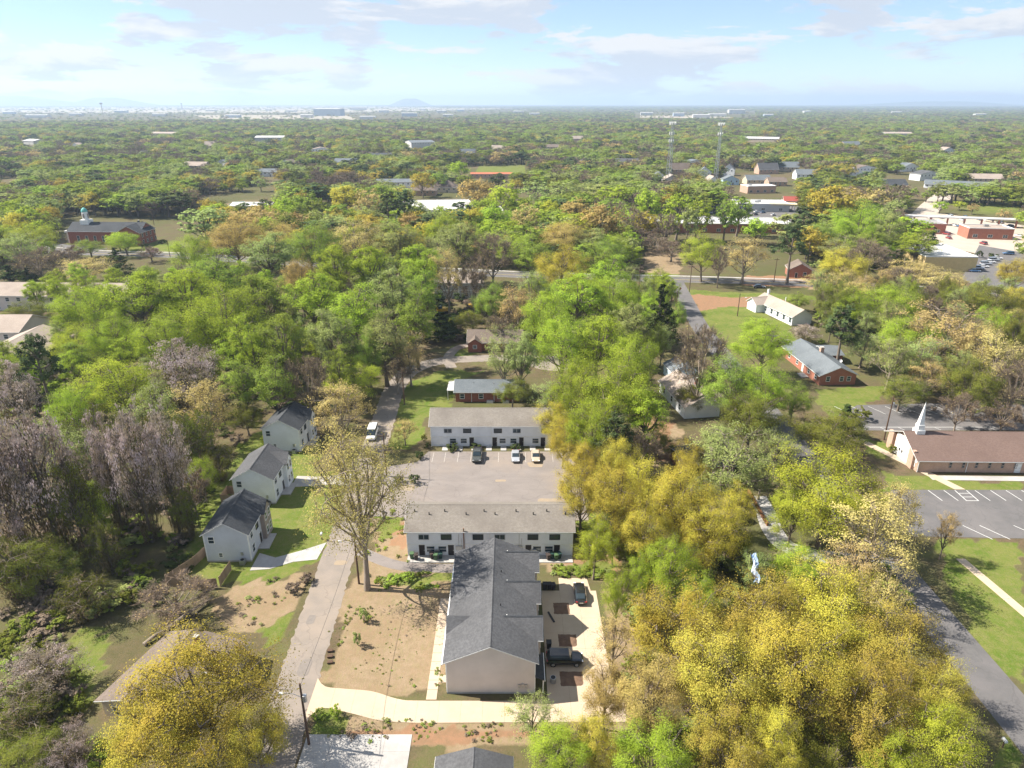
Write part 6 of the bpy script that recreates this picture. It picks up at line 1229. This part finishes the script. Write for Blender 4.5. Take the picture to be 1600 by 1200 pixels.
# undergrowth and weeds nobody could count
SH = [(HI['shrub'][0][0], HI['shrub'][0][1], LM[k], HI['shrub'][0][2], HI['shrub'][0][3]) for k in ('green', 'olive', 'bare', 'pale', 'dark', 'lime')]
ug = []; rr = np.random.default_rng(77)
def sprinkle(poly, n, kinds, w, h, avoid=True):
    a = np.array(poly); lo, hi = a.min(0), a.max(0); Q = rr.uniform(lo, hi, (n*4, 2)); Q = Q[inpoly(Q[:, 0], Q[:, 1], poly)][:n]
    if avoid: Q = Q[~is_open(Q[:, 0], Q[:, 1])]
    else: Q = Q[vnoise(Q[:, 0], Q[:, 1], 2.2, 51) > .47]
    for x, y in Q: s_ = rr.uniform(.6, 1.5); ug.append((x, y, int(rr.choice(kinds)), rr.uniform(*w)*s_, rr.uniform(*h)*s_))
sprinkle(px((0,590),(300,600),(410,660),(330,760),(300,860),(240,960),(0,1000)), 420, [0,1,2,2,2,3,4], (2.0, 4.5), (.8, 2.6)); sprinkle(px((0,980),(110,1000),(140,1130),(170,1200),(0,1200)), 90, [0,1,2,3,1], (1.2, 2.8), (.5, 1.6))
sprinkle(px((80,520),(600,560),(560,640),(420,660),(100,620)), 150, [1,2,2,4,4], (2.0, 4.5), (.6, 2.0)); sprinkle(px((680,470),(830,470),(840,530),(690,535)), 110, [1,2,2,4,4], (2.5, 5), (1, 2.8)); sprinkle(px((950,380),(1070,380),(1050,430),(940,430)), 90, [2,2,1,3], (3, 6), (.6, 1.8))
sprinkle(px((880,680),(1240,720),(1300,880),(1180,900),(980,880),(900,830)), 240, [0,1,2,3,4], (1.6, 3.6), (.7, 2.2)); sprinkle(px((960,900),(1400,880),(1540,1150),(1400,1200),(960,1200)), 220, [0,1,1,2,3], (1.4, 3), (.5, 1.6)); sprinkle(px((1270,470),(1600,480),(1600,660),(1400,640),(1280,560)), 160, [0,1,2,2,3], (2, 4.5), (.8, 2)); sprinkle(px((1250,360),(1460,370),(1500,440),(1260,430)), 160, [1,2,4,2,3], (3, 6), (1, 3))
# weeds of the sandy yard, the bank and the verge
sprinkle(px((590,898),(705,893),(702,915),(640,925),(585,915)), 420, [0,1,3,5], (.2, .75), (.1, .32), False); sprinkle(px((545,930),(600,910),(580,960),(560,1010),(520,1065),(505,1070),(535,985)), 150, [0,1,3], (.15, .6), (.08, .3), False); sprinkle(px((640,1050),(690,1020),(690,1085),(640,1080)), 70, [0,1,3], (.12, .45), (.06, .22), False)
sprinkle(px((490,1118),(800,1132),(960,1128),(960,1158),(490,1160)), 260, [0,1,2,3], (.12, .6), (.08, .35), False); sprinkle(px((860,882),(960,885),(960,903),(862,902)), 70, [0,0,1,3], (.4, 1.1), (.2, .5), False); sprinkle(px((340,930),(480,890),(455,960),(395,985)), 160, [0,2,2,3], (.15, .8), (.08, .4), False); sprinkle(px((570,905),(640,880),(640,790),(575,800)), 60, [0,1,5], (.4, 1.1), (.2, .5), False)
sprinkle(px((505,985),(700,905),(700,1080),(505,1070)), 240, [0,1,2,3], (.08, .35), (.04, .14), False)
scatter('undergrowth', 'low brush, weeds and seedlings under the trees and in the yards', 'undergrowth', SH, ug)

# ------------------------------------------------------------------ haze
hz = MB().box(-26000, 26000, -4000, 26000, -1.5, 260).build('haze', []); hz['kind'] = 'stuff'; hz['label'] = 'thin pale haze over the whole plain'
hm, hnt, hb = new_mat('haze'); hnt.nodes.remove(hb); pv = hnt.nodes.new('ShaderNodeVolumePrincipled'); pv.inputs['Density'].default_value = 1.05e-4; pv.inputs['Color'].default_value = (0.60, 0.77, 1.0, 1); pv.inputs['Anisotropy'].default_value = 0.2
hnt.links.new(pv.outputs[0], hnt.nodes['Material Output'].inputs['Volume']); hz.data.materials.append(hm)
